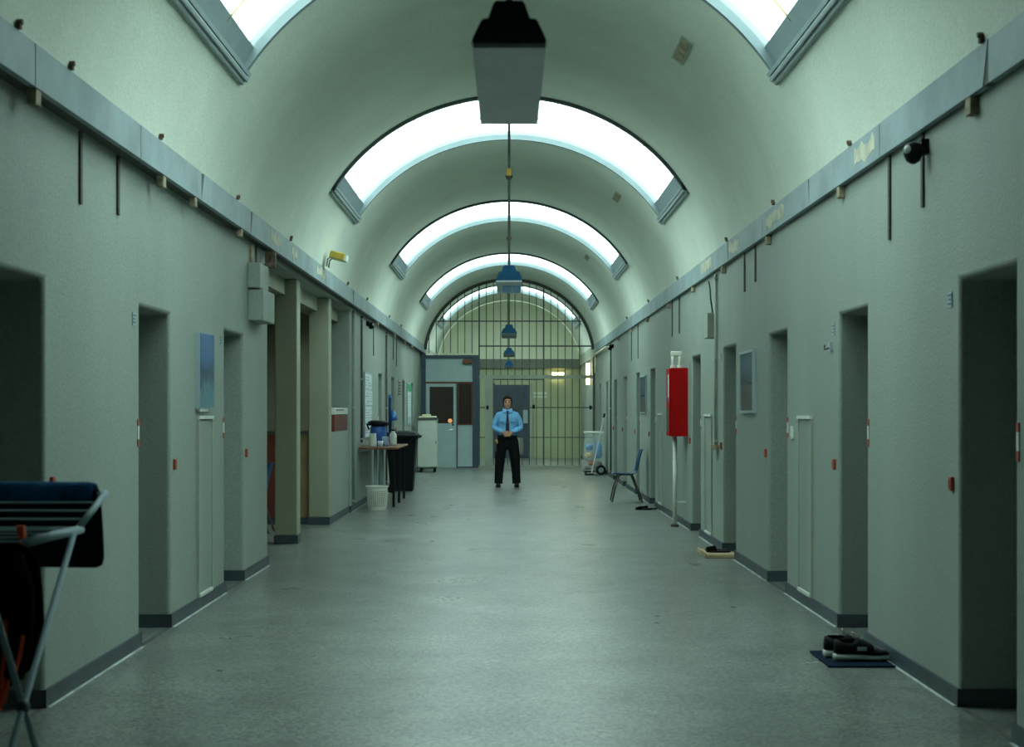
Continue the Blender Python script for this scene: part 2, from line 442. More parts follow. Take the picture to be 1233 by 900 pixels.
# thresholds across the cell doorways
for a, b in LEFT[:3]: MB().box(XL - 0.02, XL + 0.01, a + 0.015, b - 0.015, 0, 0.003).build('threshold_strip', 'iron', fl)
for a, b in RIGHT[:4]: MB().box(XR - 0.01, XR + 0.02, a + 0.015, b - 0.015, 0, 0.003).build('threshold_strip', 'iron', fl)

# ------------------------------------------------------------------ grey cornice in panels, with stubs and irons
def cornice(name, s, joints, gaps, stubs, bolts, irons, peels, wallx):
    c = semp(name, (s * XB, 0, ZB0))
    js = [Y0] + joints + [YG - 0.03]
    for a, b in zip(js, js[1:]):
        g = gaps.get(a, 0.006); ga = g if g > 0 else 0.006; gb = -g if g < 0 else 0.006
        poly = [(a + gb, ZB0), (b - 0.006, ZB0), (b - 0.006, ZB1), (a + ga, ZB1)]
        x0, x1 = sorted((s * XB, s * (XB + 0.035)))
        MB().prism(poly, 'x', x0, x1).build('fascia_panel', 'cornice', c)
    for a, g in gaps.items():
        x0, x1 = sorted((s * (XB + 0.004), s * (XB + 0.030)))
        MB().box(x0, x1, a - 0.01, a + abs(g) + 0.01, ZB0 + 0.002, ZB1 - 0.002).build('gap_shade_strip', 'iron', c)  # dark strip added inside the open gap in place of its shade
    x0, x1 = sorted((s * (XB + 0.037), s * 2.45))
    MB().box(x0, x1, Y0, YG - 0.03, ZB0 + 0.004, ZB1 - 0.004).build('backing_beam', 'iron', c)
    for y, k in stubs:
        x0, x1 = sorted((s * (XB + 0.004), s * min(XB + 0.05, abs(wallx) - 0.001)))
        MB().box(x0, x1, y - 0.035 * k, y + 0.035 * k, ZB0 - 0.075 * k, ZB0 - 0.001).build('stub_block', 'stub', c, bevel=0.006)
    for y, k in bolts:
        k *= 0.55; xs = s * (XB - 0.004)
        b = MB().box(xs - 0.013, xs + 0.013, y - 0.013, y + 0.013, ZB1, ZB1 + 0.05 * k)
        b.tube([(xs - s * 0.020, y, ZB1 + 0.055 * k), (xs + s * 0.012, y, ZB1 + 0.055 * k)], 0.013, 8)
        b.build('anchor_bolt', 'rust', c)
    xi0, xi1 = sorted((wallx, wallx - s * 0.012))
    for y, z in irons:
        MB().box(xi0, xi1, y - 0.018, y + 0.018, z, ZB0 - 0.003).build('iron_strap', 'iron', c)
    for y0, y1, seed in peels:
        rnd = random.Random(seed); pts = []
        for i in range(9): pts.append((y0 + (y1 - y0) * i / 8, ZB0 + 0.03 + rnd.random() * 0.05))
        for i in range(8, -1, -1): pts.append((y0 + (y1 - y0) * (i + rnd.uniform(-.3, .3)) / 8, ZB1 - 0.012 - rnd.random() * 0.06))
        x0, x1 = sorted((s * XB - s * 0.002, s * XB + s * 0.001))
        MB().prism(pts, 'x', x0, x1).build('bare_patch', 'peel', c)
cornice('trim_1', -1, [4.4, 6.49, 8.35, 10.0, 11.9, 14.2, 16.8, 19.7, 22.6, 25.6, 28.6, 31.6],
        {10.0: 0.09, 11.9: 0.09, 19.7: 0.14},
        [(6.55, 1), (8.95, 1), (9.85, .9), (11.55, .9), (23.6, 1), (27.2, 1), (29.8, 1), (32.0, 1)],
        [(6.25, 1), (7.0, 1), (8.8, .8), (11.3, .8), (14.05, 1.2), (19.0, 1), (21.6, 1), (25.6, 1), (28.4, 1)],
        [(7.51, 2.49), (8.23, 2.53), (12.72, 2.69), (23.75, 2.32), (27.8, 2.4), (28.6, 2.3)],
        [(12.9, 13.5, 1), (14.15, 14.5, 2), (16.0, 16.7, 5)], XL)
cornice('trim_2', 1, [4.2, 6.42, 8.3, 10.25, 12.15, 14.05, 16.9, 19.8, 22.8, 25.8, 28.8, 31.8],
        {6.42: -0.07, 10.25: 0.05, 14.05: 0.04},
        [(6.72, 1.1), (9.38, 1), (12.0, 1), (14.5, 1), (16.9, .9), (19.5, 1), (22.5, 1), (25.5, 1), (28.5, 1)],
        [(6.49, 1.2), (9.0, .7), (11.6, 1), (14.1, 1), (18.2, 1), (22.0, 1), (26.0, 1)],
        [(8.23, 2.39), (7.57, 2.48), (12.72, 2.55), (13.3, 2.51), (18.4, 2.4), (19.2, 2.4), (24.3, 2.3), (25.6, 2.3)],
        [(11.2, 12.0, 3), (13.4, 14.0, 4), (8.4, 8.9, 6), (15.2, 16.0, 8)], XR)
# cornice running on beyond the screen and across the end wall
t3 = struct(MB().box(-2.45, 2.45, YE - 0.12, YE, 2.70, 2.97).build('trim_3', 'beam_paint'))
for s, nm in ((-1, 'trim_4'), (1, 'trim_5')):
    x0, x1 = sorted((s * XB, s * 2.45))
    struct(MB().box(x0, x1, YG - 0.029, YE - 0.121, ZB0 - 0.1, ZB1).build(nm, 'post_paint'))

# ------------------------------------------------------------------ cell doors with their fittings
def cell_door(n, s, x, a, b):
    """s=-1 left wall, +1 right wall; a near, b far edge"""
    xd = x + s * 0.41; x0, x1 = sorted((xd, xd + s * 0.05))
    d = struct(MB().box(x0, x1, a - 0.005, b + 0.005, 0.0, DH + 0.01).build('door_%d' % n, 'door_leaf', origin=(xd, (a + b) / 2, 0)))
    ym = (a + b) / 2; f0, f1 = sorted((xd, xd - s * 0.02))
    MB().box(f0, f1, ym - 0.10, ym + 0.10, 1.15, 1.40).build('hatch', 'iron', d, bevel=0.004)
    MB().tube([(xd - s * 0.045, a + 0.10, 1.02), (xd - s * 0.045, a + 0.22, 1.02)], 0.012, 8).build('handle', 'chrome', d)
    w0, w1 = sorted((x, x - s * 0.006))
    # red and white lock strip by the near edge
    if b < 30:
        for z0, z1, mm in ((1.33, 1.37, 'red_plate'), (1.25, 1.33, 'white_paint'), (1.205, 1.25, 'red_plate')):
            MB().box(w0, w1, a - 0.055, a - 0.025, z0, z1).build('lock_strip', mm, d)
        y = b + 0.10
        MB().box(*sorted((x, x - s * 0.018)), y - 0.022, y + 0.022, 1.03, 1.10).build('call_button', 'red_plate', d, bevel=0.004)
        MB().box(*sorted((x, x - s * 0.022)), y + 0.006, y + 0.018, 1.045, 1.085).build('button_key', 'stub', d)
    if b < 18:
        y = (a - 0.14) if s < 0 else (b + 0.14)
        p = MB().box(w0, w1, y - 0.035, y + 0.035, 1.925, 2.0).build('number_plate', 'plate_grey', d)
        q0, q1 = sorted((x - s * 0.006, x - s * 0.0075))
        for j in range(3):
            MB().box(q0, q1, y - 0.026, y + 0.026 - 0.012 * (j == 1), 1.938 + j * 0.021, 1.948 + j * 0.021).build('print_line', 'plate_ink', p)
k = 1
for a, b in LEFT: cell_door(k, -1, XL, a, b); k += 1
for a, b in RIGHT: cell_door(k, 1, XR, a, b); k += 1
DOORN = k

# duct covers between the doors
def duct_cover(s, x, y0, y1, label):
    x -= s * 0.0016
    t = thing('duct_cover', (x, (y0 + y1) / 2, 0.09), label, 'wall panel', 'flush duct covers between the cell doors')
    a, b = sorted((x, x - s * 0.008))
    MB().box(a, b, y0 + 0.022, y1 - 0.022, 0.115, 1.355).build('panel', 'wall_paint', t)
    a, b = sorted((x, x - s * 0.016))
    MB().box(a, b, y0, y0 + 0.02, 0.09, 1.36).build('side_trim', 'post_paint', t)
    MB().box(a, b, y1 - 0.02, y1, 0.09, 1.36).build('side_trim', 'post_paint', t)
    a, b = sorted((x, x - s * 0.022))
    MB().box(a, b, y0 - 0.004, y1 + 0.004, 1.361, 1.385).build('top_trim', 'white_paint', t)
    MB().box(a, b, y0 + 0.021, y1 - 0.021, 0.09, 0.113).build('bottom_trim', 'white_paint', t)
duct_cover(-1, XL, 10.33, 10.82, 'flush cream duct cover below the blue canvas on the left wall')
duct_cover(1, XR, 10.33, 10.80, 'flush cream duct cover beside the white light switch on the right wall')
duct_cover(1, XR, 15.43, 15.95, 'flush cream duct cover between the red cabinet and the grey conduit')
duct_cover(1, XR, 20.45, 20.95, 'narrow cream duct cover just beyond the red cabinet pipe')

# ------------------------------------------------------------------ alcove behind the left columns
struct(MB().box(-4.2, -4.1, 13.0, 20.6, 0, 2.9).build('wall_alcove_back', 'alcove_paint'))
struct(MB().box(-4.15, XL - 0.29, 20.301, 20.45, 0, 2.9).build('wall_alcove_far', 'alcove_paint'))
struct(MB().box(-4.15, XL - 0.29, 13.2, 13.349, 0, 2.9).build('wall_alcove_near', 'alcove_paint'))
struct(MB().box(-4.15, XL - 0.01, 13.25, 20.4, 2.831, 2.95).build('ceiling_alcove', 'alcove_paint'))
struct(MB().box(-2.62, -2.39, ALC[0] + 0.001, ALC[1] - 0.001, 2.66, 2.829).build('trim_6', 'column_warm_lit'), 'lintel over the alcove')
def column(y, x0, x1, label):
    t = thing('square_column', ((x0 + x1) / 2, y, 0), label, 'column', 'square columns of the alcove')
    MB().box(x0, x1, y, y + 0.24, 0.088, 2.83).build('shaft', 'column_warm_lit', t, bevel=0.014)
    MB().box(x0 - 0.008, x1 + 0.008, y - 0.008, y + 0.248, 0, 0.0875).build('plinth', 'plinth', t)
column(15.5, -2.50, -2.26, 'free-standing square cream column nearest the camera in the left alcove')
column(18.1, -2.50, -2.24, 'square cream column at the corner of the low counter wall')
lw = struct(MB().box(-2.36, -2.245, 18.342, 20.299, 0, 1.15).build('wall_counter', 'wall_paint'))
MB().box(-2.245, -2.231, 18.35, 20.29, 0, 0.088).build('plinth', 'plinth', lw)
cf = thing('reception_counter', (-3.0, 18.2, 0), 'brown and tan panelled counter front behind the columns', 'counter')
MB().box(-2.78, -2.505, 18.15, 18.20, 0.09, 1.13).build('tan_board', 'tan_panel', cf)
MB().box(-4.09, -2.785, 18.15, 18.20, 0.09, 1.13).build('red_board', 'redbrown', cf)
MB().box(-4.09, -2.505, 18.16, 18.22, 0, 0.089).build('kick_strip', 'plinth', cf)
MB().box(-4.09, -2.505, 18.12, 18.50, 1.131, 1.165).build('counter_top', 'iron', cf)
cb = thing('counter_box', (-2.33, 19.4, 1.15), 'dark red box with white slotted lid on the low wall', 'box')
MB().box(-2.42, -2.25, 18.75, 20.20, 1.151, 1.37).build('body', 'redbrown', cb, bevel=0.006)
MB().box(-2.43, -2.24, 18.74, 20.21, 1.371, 1.46).build('lid', 'white_paint', cb, bevel=0.006)
MB().box(-2.2398, -2.237, 18.8, 19.7, 1.425, 1.438).build('slot', 'ink', cb)
sh = thing('wall_shelf', (-3.95, 17.0, 1.95), 'thin pale shelf under a dark recess deep in the alcove', 'shelf')
MB().box(-4.1, -3.80, 15.4, 20.2, 1.93, 1.955).build('board', 'post_paint', sh)
MB().box(-4.1, -3.95, 15.4, 20.2, 2.02, 2.50).build('dark_locker', 'iron', sh)
MB().box(-4.09, -4.03, 15.4, 20.2, 1.955, 2.02).build('rail', 'iron', sh)

# ------------------------------------------------------------------ bar screen at the far end
bs = thing('bar_screen', (0, YG, 0), 'floor-to-vault steel bar screen with gate closing the corridor', 'gate')
PX = 8.62 / 48.2
def arch_z(x, shrink=0.04):
    a = VA - shrink; q = 1 - (x / a) ** 2
    return VZ + (VB - shrink) * math.sqrt(max(q, 0.0))
XBT = -0.75      # right edge of the booth partition
i0 = -12
for i in range(-11, 13):
    x = -0.39 + PX * (i + 0.0)
    if abs(x) > 2.0: continue
    zt = arch_z(x); zb = 0.06 if x > XBT else 2.86
    if -0.61 < x < -0.40: zb = 2.30
    thick = i in (-2, 7)
    hw = 0.019 if thick else 0.0105
    MB().box(x - hw, x + hw, YG - hw, YG + hw, zb, zt).build('bar', 'bar_metal', bs)
rings = []
for j in range(49):
    t = -TM + 2 * TM * j / 48
    p0 = ept(t, YG - 0.035, -0.075); p1 = ept(t, YG + 0.035, -0.075); p2 = ept(t, YG + 0.035, -0.002); p3 = ept(t, YG - 0.035, -0.002)
    rings.append([p0, p1, p2, p3])
MB().loft(rings).build('arch_frame', 'bar_metal', bs)
def zpx(py): return CAMH + (495 - py) / 48.2
def rail(x0, x1, py, h, m, dy=0.013, name='cross_rail'):
    z = zpx(py); MB().box(x0, x1, YG - dy, YG + dy, z - h / 2, z + h / 2).build(name, m, bs)
rail(-1.80, 1.80, 387, 0.03, 'bar_metal')
rail(-0.74, 2.06, 417, 0.035, 'bar_metal')
rail(-0.74, 2.14, 454, 0.085, 'post_paint', 0.03)
rail(-0.38, 0.88, 457.2, 0.03, 'bar_metal', 0.016)
rail(-0.74, 2.14, 491, 0.028, 'bar_metal')
rail(-0.74, 2.14, 527, 0.022, 'bar_metal')
MB().box(-0.74, 2.145, YG - 0.03, YG + 0.10, 0.001, 0.06).build('sill', 'post_paint', bs)
MB().box(-0.60, -0.405, YG - 0.04, YG + 0.04, 0.06, zpx(456)).build('gate_post', 'post_paint', bs)
for px_, py_ in ((587, 491), (642.5, 490), (711, 491)):
    x = (px_ - 613) / 48.2; z = zpx(py_)
    MB().box(x - 0.03, x + 0.03, YG - 0.06, YG - 0.035, z - 0.05, z + 0.05).build('lock_box', 'black', bs)
MB().box(2.09, 2.145, YG - 0.05, YG + 0.05, 0.001, ZB0 - 0.10).build('wall_post', 'bar_metal', bs)

# booth partition
def bz(py): return CAMH + (495 - py) / 48.2
def bxx(px): return (px - 613) / 48.2
bp_ = thing('booth_partition', (-1.4, YG, 0), 'blue-framed partition with glazed grey door left of the bar screen', 'partition')
Y1 = YG
MB().box(-2.205, -2.08, Y1 - 0.05, Y1 + 0.05, 0, 2.86).build('frame_post', 'booth_blue', bp_)
MB().box(bxx(569), bxx(576.6), Y1 - 0.05, Y1 + 0.05, 0, bz(428)).build('frame_post', 'booth_blue', bp_)
MB().box(-2.079, bxx(569) - 0.001, Y1 - 0.05, Y1 + 0.05, bz(432), bz(428)).build('top_beam', 'booth_blue', bp_)
MB().box(-2.079, bxx(569) - 0.001, Y1 - 0.015, Y1 + 0.015, bz(460) + 0.001, bz(432) - 0.001).build('transom_panel', 'booth_panel', bp_)
MB().box(-2.079, bxx(569) - 0.001, Y1 - 0.045, Y1 + 0.04, bz(462), bz(460)).build('mid_rail', 'redbrown', bp_)
d = MB().box(bxx(514), bxx(549.5), Y1 - 0.02, Y1 + 0.02, 0.012, bz(510)).build('door_leaf', 'booth_panel', bp_)
for a, b, c, e in ((514, 517.3, 510, 462.3), (546, 549.5, 510, 462.3)):
    MB().box(bxx(a), bxx(b), Y1 - 0.02, Y1 + 0.02, bz(c) + 0.0005, bz(e)).build('door_stile', 'booth_panel', d)
MB().box(bxx(517.3) + 0.0005, bxx(546) - 0.0005, Y1 - 0.02, Y1 + 0.02, bz(466), bz(462.3)).build('door_rail', 'booth_panel', d)
MB().box(bxx(517.3) + 0.0005, bxx(546) - 0.0005, Y1 - 0.008, Y1 + 0.008, bz(510) + 0.0005, bz(466) - 0.0005).build('pane', 'dark_glass', d)
hx = bxx(545)
MB().tube([(hx, Y1 - 0.02, bz(517.5)), (hx, Y1 - 0.06, bz(517.5)), (hx - 0.09, Y1 - 0.065, bz(518.2))], 0.011, 8).build('handle', 'chrome', d)
MB().box(hx - 0.01, hx + 0.03, Y1 - 0.03, Y1 - 0.02, bz(513), bz(510.5)).build('lock', 'black', d)
MB().ball((bxx(542), Y1 - 0.02, bz(507)), 0.055, 0.012, 0.055).build('sticker_glow', 'glow_spot', d, smooth=True)
MB().box(bxx(549.7), bxx(551), Y1 - 0.04, Y1 + 0.04, 0, bz(462) - 0.001).build('door_jamb', 'booth_blue', bp_)
sw = MB().box(bxx(551.1), bxx(552.3), Y1 - 0.03, Y1 + 0.03, bz(512), bz(462) - 0.001).build('window_frame', 'redbrown', bp_)
MB().box(bxx(567.3), bxx(569) - 0.001, Y1 - 0.03, Y1 + 0.03, bz(512), bz(462) - 0.001).build('frame_side', 'redbrown', sw)
MB().box(bxx(552.3) + 0.001, bxx(567.3) - 0.001, Y1 - 0.03, Y1 + 0.03, bz(512), bz(510.3)).build('frame_bottom', 'redbrown', sw)
MB().box(bxx(552.3) + 0.001, bxx(567.3) - 0.001, Y1 - 0.008, Y1 + 0.008, bz(510.3), bz(462) - 0.001).build('pane', 'dark_glass', sw)
MB().box(bxx(551.1), bxx(569) - 0.001, Y1 - 0.015, Y1 + 0.015, 0.03, bz(512) - 0.001).build('lower_panel', 'booth_panel', bp_)
MB().box(bxx(551.1), bxx(569) - 0.001, Y1 - 0.03, Y1 + 0.03, 0, 0.029).build('bottom_rail', 'booth_blue', bp_)
es = thing('booth_sign', (bxx(563), YG - 0.05, bz(436)), 'small dark brown sign box hanging from the blue partition frame', 'sign')
MB().box(bxx(557.5), bxx(568.5), YG - 0.12, YG - 0.052, bz(438.5), bz(433)).build('case', 'rust', es, bevel=0.006)
for j in range(3):
    x = bxx(559 + j * 3.2); MB().box(x, x + 0.035, YG - 0.123, YG - 0.1205, bz(437.2), bz(434.6)).build('symbol', 'red_plate', es)

# end bay: blue barred door, sign, lamps
struct(MB().box(-0.50, 0.70, YE - 0.05, YE - 0.001, 0, 2.20).build('door_%d' % DOORN, 'booth_blue'))
ed = bpy.data.objects['door_%d' % DOORN]
for x in (-0.5, 0.62):
    MB().box(x, x + 0.08, YE - 0.09, YE - 0.051, 0, 2.24).build('jamb', 'post_paint' if x > 0 else 'booth_blue', ed)
for j in range(5):
    MB().box(-0.36 + j * 0.23, -0.34 + j * 0.23, YE - 0.075, YE - 0.051, 0.0, 2.2).build('bar', 'bar_metal', ed)
MB().box(0.10, 0.42, YE - 0.07, YE - 0.0511, 0.12, 0.62).build('kick_plate', 'post_paint', ed)
MB().box(0.42, 0.56, YE - 0.08, YE - 0.0511, 1.05, 1.45).build('lock_plate', 'plate_grey', ed)
sg = thing('wall_notice', (1.05, YE, 1.9), 'faint pale lettered notice on the end wall beside the blue door', 'sign')
MB().box(0.70, 1.17, YE - 0.012, YE - 0.0005, 1.78, 2.02).build('board', 'end_paint', sg)
for j, (a, b) in enumerate(((0.73, 0.82), (0.85, 0.93), (0.94, 1.0), (1.06, 1.13))):
    MB().box(a, b, YE - 0.014, YE - 0.0121, 1.91, 1.99).build('letter_block', 'white_paint', sg)
    MB().box(a, b, YE - 0.014, YE - 0.0121, 1.82, 1.87).build('letter_block', 'white_paint', sg)
def wall_lamp(loc, axis, label):
    t = thing('wall_lamp', loc, label, 'lamp', 'lit bulkhead lamps in the end bay')
    x, y, z = loc
    if axis == 'y':
        MB().box(x - 0.20, x + 0.20, y - 0.03, y - 0.0005, z - 0.10, z + 0.10).build('back_plate', 'white_paint', t, bevel=0.01)
        MB().tube([(x - 0.17, y - 0.085, z - 0.01), (x + 0.17, y - 0.085, z - 0.01)], 0.052, 12).build('glow_tube', 'lamp_glow', t, smooth=False)
    else:
        MB().box(x - 0.03, x - 0.0005, y - 0.10, y + 0.10, z - 0.33, z + 0.33).build('back_plate', 'white_paint', t, bevel=0.01)
        MB().tube([(x - 0.08, y, z - 0.28), (x - 0.08, y, z + 0.28)], 0.045, 12).build('glow_tube', 'lamp_glow', t)
wall_lamp((1.46, YE - 0.0, 2.50), 'y', 'glowing yellow bulkhead lamp on the end wall under its beam')
wall_lamp((XR, 38.4, 2.40), 'x', 'upright glowing lamp on the right wall beyond the bar screen')
cn = thing('cable_conduit', (2.1, 34, 2.8), 'yellowish conduit pipe under the right cornice near the bar screen', 'pipe')
MB().tube([(2.10, 31.5, 2.80), (2.10, 36.2, 2.80)], 0.03, 8).build('pipe', 'cream', cn, smooth=True)
MB().tube([(2.12, 35.7, 2.79), (2.12, 35.7, 2.35)], 0.025, 8).build('drop_pipe', 'cream', cn, smooth=True)

# ------------------------------------------------------------------ pendant lamps
LZ = 2.48
def pendant(y, label, glint=False, first=False):
    L = 1.13
    t = thing('pendant_lamp', (0, y + L / 2, LZ), label, 'lamp', 'trough lamps hung down the middle of the corridor')
    hm = 'lamp_dark' if first else 'lamp_blue'
    prof = [(-0.108, 0.0), (-0.105, 0.014), (-0.082, 0.062), (-0.076, 0.068), (-0.060, 0.070), (-0.046, 0.112), (-0.038, 0.120),
            (0.038, 0.120), (0.046, 0.112), (0.060, 0.070), (0.076, 0.068), (0.082, 0.062), (0.105, 0.014), (0.108, 0.0)]
    MB().prism([(u, v + LZ + 0.003) for u, v in prof], 'y', y, y + 0.05).build('end_cap', hm, t)
    MB().prism([(u * .985, v * .985 + LZ + 0.003) for u, v in prof], 'y', y + 0.051, y + L - 0.051).build('housing', hm, t)
    MB().prism([(u, v + LZ + 0.003) for u, v in prof], 'y', y + L - 0.05, y + L).build('end_cap', hm, t)
    dfo = MB().box(-0.104, 0.104, y + 0.004, y + L - 0.004, LZ - 0.012, LZ + 0.002).build('diffuser', 'diffuser' if y < 15 else 'diffuser_dark', t)
    if glint:
        for a, b in ((-0.055, 0.02), (0.035, 0.095)):
            MB().box(a, b, y + 0.35, y + L - 0.05, LZ - 0.015, LZ - 0.0125).build('blue_glint', 'blue_glint', dfo)  # painted reflection on the diffuser, laid on as thin slabs
    zt = VZ + VB
    MB().tube([(0, y + L / 2, LZ + 0.12), (0, y + L / 2, zt)], 0.011, 8).build('rod', 'iron', t)
    zj = 3.45 if y < 15 else 3.86
    MB().tube([(0, y + L / 2, zj - 0.03), (0, y + L / 2, zj + 0.03)], 0.024, 8).build('rod_joint', 'brass', t)
    MB().ell([(0, y + L / 2, zt - 0.07, 0.02, 0.02), (0, y + L / 2, zt - 0.02, 0.05, 0.05), (0, y + L / 2, zt + 0.0, 0.055, 0.055)], 12).build('ceiling_rose', 'iron', t)
pendant(4.19, 'large dark trough lamp nearest the camera with grey diffuser underneath', first=True)
pendant(11.80, 'blue trough lamp with bright blue reflection painted underneath, second from the camera', glint=True)
pendant(19.90, 'blue trough lamp third from the camera above the corridor')
pendant(27.20, 'small blue trough lamp hanging above the guard, fourth from camera')
pendant(34.30, 'farthest tiny blue trough lamp in front of the bar screen', glint=True)

# vents on the vault
for (t, y, k, lab) in ((math.asin(0.639), 11.51, 1.0, 'small grey vent on the vault right of the nearest lamp'),
                       (math.asin(0.661), 19.14, 0.9, 'small grey vent on the vault between second and third roof lights'),
                       (math.asin(0.665), 26.62, 0.9, 'tiny grey vent on the vault between third and fourth roof lights')):
    c = ept(t, y); n = (ept(t, y, 1) - c).normalized(); tt = Vector((n.z, 0, -n.x)); yy = Vector((0, 1, 0))
    v = thing('vault_vent', tuple(c), lab, 'vent', 'small square vents on the vault')
    def slab(u0, u1, v0, v1, d0, d1):
        P = [c + tt * u + yy * vv - n * d for d in (d0, d1) for u, vv in ((u0, v0), (u1, v0), (u1, v1), (u0, v1))]
        m_ = MB(); m_.add(P, [(0, 1, 2, 3), (7, 6, 5, 4), (0, 4, 5, 1), (1, 5, 6, 2), (2, 6, 7, 3), (3, 7, 4, 0)]); return m_
    slab(-.055 * k, .055 * k, -.34 * k, .34 * k, -0.02, 0.012).build('frame', 'post_paint', v)
    slab(-.040 * k, .040 * k, -.30 * k, .30 * k, 0.0121, 0.016).build('grille', 'stub', v)


# ================================================================== objects
def wl_pt(px): return -XL * FPX / (613 - px)      # depth on the left wall at a picture column

# ---- electrical boxes on the left wall end
eb = thing('junction_box', (XL, 12.6, 2.2), 'pair of stacked cream junction boxes at the alcove corner', 'junction box')
MB().box(XL, XL + 0.13, 12.36, 12.95, 2.19, 2.46).build('lower_box', 'wall_paint', eb, bevel=0.008)
MB().box(XL, XL + 0.11, 12.33, 12.75, 2.465, 2.68).build('upper_box', 'wall_paint', eb, bevel=0.008)
MB().box(XL, XL + 0.02, 12.42, 12.50, 2.681, 2.84).build('trunking', 'stub', eb)
MB().tube([(XL + 0.10, 12.95, 2.80), (XL + 0.10, 12.85, 2.72), (XL + 0.09, 12.70, 2.70), (XL + 0.06, 12.66, 2.685)], 0.008, 6).build('cable', 'black', eb, smooth=True)
MB().box(XL + 0.04, XL + 0.13, 12.98, 13.04, 2.70, 2.84).build('bracket', 'rust', eb)

# ---- yellow flood light above the left cornice
yl = thing('flood_lamp', (-2.05, 16.6, ZB1), 'small yellow flood lamp on two stalks above the left cornice', 'lamp')
for y in (16.5, 16.68):
    MB().tube([(-2.07, y, ZB1 - 0.0), (-2.06, y, ZB1 + 0.08), (-2.02, y, ZB1 + 0.115)], 0.009, 6).build('stalk', 'post_paint', yl, smooth=True)
def rbox(c, hx, hy, hz, ry):
    M = Matrix.Translation(c) @ Matrix.Rotation(ry, 4, 'Y')
    m_ = MB(); m_.box(-hx, hx, -hy, hy, -hz, hz); m_.v = [tuple(M @ Vector(p)) for p in m_.v]; return m_
rbox((-1.95, 16.58, ZB1 + 0.12), 0.085, 0.12, 0.042, R(14)).build('housing', 'yellow', yl, bevel=0.012)
rbox((-1.86, 16.58, ZB1 + 0.095), 0.015, 0.10, 0.035, R(14)).build('lens', 'lens', yl)

# ---- wall cameras
def wall_cam(s, x, y, z, label, k=1.0):
    t = thing('dome_camera', (x, y, z), label, 'camera', 'small black dome cameras under the cornices')
    MB().box(*sorted((x, x - s * 0.04)), y - 0.03, y + 0.03, z - 0.02, z + 0.055).build('bracket', 'black', t)
    c = x - s * 0.075
    MB().ell([(c, y, z + 0.04, 0.022, 0.022), (c, y, z + 0.03, 0.042, 0.042), (c, y, z - 0.02, 0.05, 0.05), (c, y, z - 0.055, 0.035, 0.035), (c, y, z - 0.07, 0.012, 0.012)], 14).build('dome', 'black_plastic', t, smooth=True)
    MB().ball((c - s * 0.035, y - 0.025, z + 0.0), 0.02, 0.02, 0.022).build('lens_cap', 'lens', t, smooth=True)
wall_cam(1, XR, 7.50, 2.765, 'black dome camera beside a hanging iron strap on the right wall')
wall_cam(-1, XL, 22.6, 2.76, 'tiny black dome camera under the left cornice past the columns')
wall_cam(1, XR, 30.0, 2.74, 'tiny black dome camera high on the far right wall')

# ---- pictures
picture_mat('canvas_blue', (0.010, 0.11, 0.30), (0.10, 0.24, 0.30), 0.0, 0.5)
picture_mat('print_dark', (0.028, 0.065, 0.12), (0.075, 0.065, 0.045), 0.1, 0.5)
pc = thing('canvas_picture', (XL, 10.5, 1.43), 'tall blue underwater canvas on the left wall between two doorways', 'picture')
MB().box(XL, XL + 0.035, 10.28, 10.76, 1.44, 1.98).build('stretcher', 'plate_grey', pc)
MB().box(XL + 0.0351, XL + 0.038, 10.285, 10.755, 1.445, 1.975).build('painting', 'canvas_blue', pc)
MB().box(XL, XL + 0.03, 10.3, 10.6, 1.415, 1.439).build('ledge', 'white_paint', pc)
def framed(s, x, y0, y1, z0, z1, label, m):
    t = thing('framed_picture', (x, (y0 + y1) / 2, z0), label, 'picture')
    a, b = sorted((x, x - s * 0.03))
    for p in ((y0, y1, z0, z0 + 0.022), (y0, y1, z1 - 0.022, z1)):
        MB().box(a, b, *p).build('frame_rail', 'plate_grey', t)
    for p in ((y0, y0 + 0.022, z0 + 0.0221, z1 - 0.0221), (y1 - 0.022, y1, z0 + 0.0221, z1 - 0.0221)):
        MB().box(a, b, *p).build('frame_stile', 'plate_grey', t)
    a, b = sorted((x, x - s * 0.016))
    MB().box(a, b, y0 + 0.0221, y1 - 0.0221, z0 + 0.0221, z1 - 0.0221).build('print', m, t)
    a, b = sorted((x - s * 0.0161, x - s * 0.018)); zm = z0 + (z1 - z0) * 0.47
    MB().box(a, b, y0 + 0.03, y1 - 0.03, zm - 0.012, zm + 0.012).build('print_band', 'ink', t)
framed(1, XR, 12.72, 13.46, 1.40, 1.96, 'framed dark blue print on the right wall past the light switch', 'print_dark')
framed(1, XR, 22.75, 23.75, 1.38, 1.98, 'small framed grey print on the right wall above the blue chair', 'print_dark')

# ---- light switch
ls = thing('light_switch', (XR, 11.08, 1.25), 'white light switch beside the third doorway on the right wall', 'switch')
MB().box(XR - 0.012, XR, 11.03, 11.11, 1.205, 1.305).build('plate', 'white_plastic', ls, bevel=0.003)
MB().box(XR - 0.018, XR - 0.0121, 11.055, 11.085, 1.235, 1.275).build('rocker', 'white_plastic', ls)
hk = thing('wall_hook', (XR, 9.72, 1.85), 'small grey bracket by the number plate of the second right doorway', 'hook')
MB().box(XR - 0.02, XR, 9.70, 9.75, 1.82, 1.88).build('plate', 'plate_grey', hk)
MB().tube([(XR - 0.02, 9.72, 1.84), (XR - 0.05, 9.72, 1.83), (XR - 0.05, 9.72, 1.86)], 0.006, 6).build('peg', 'iron', hk)

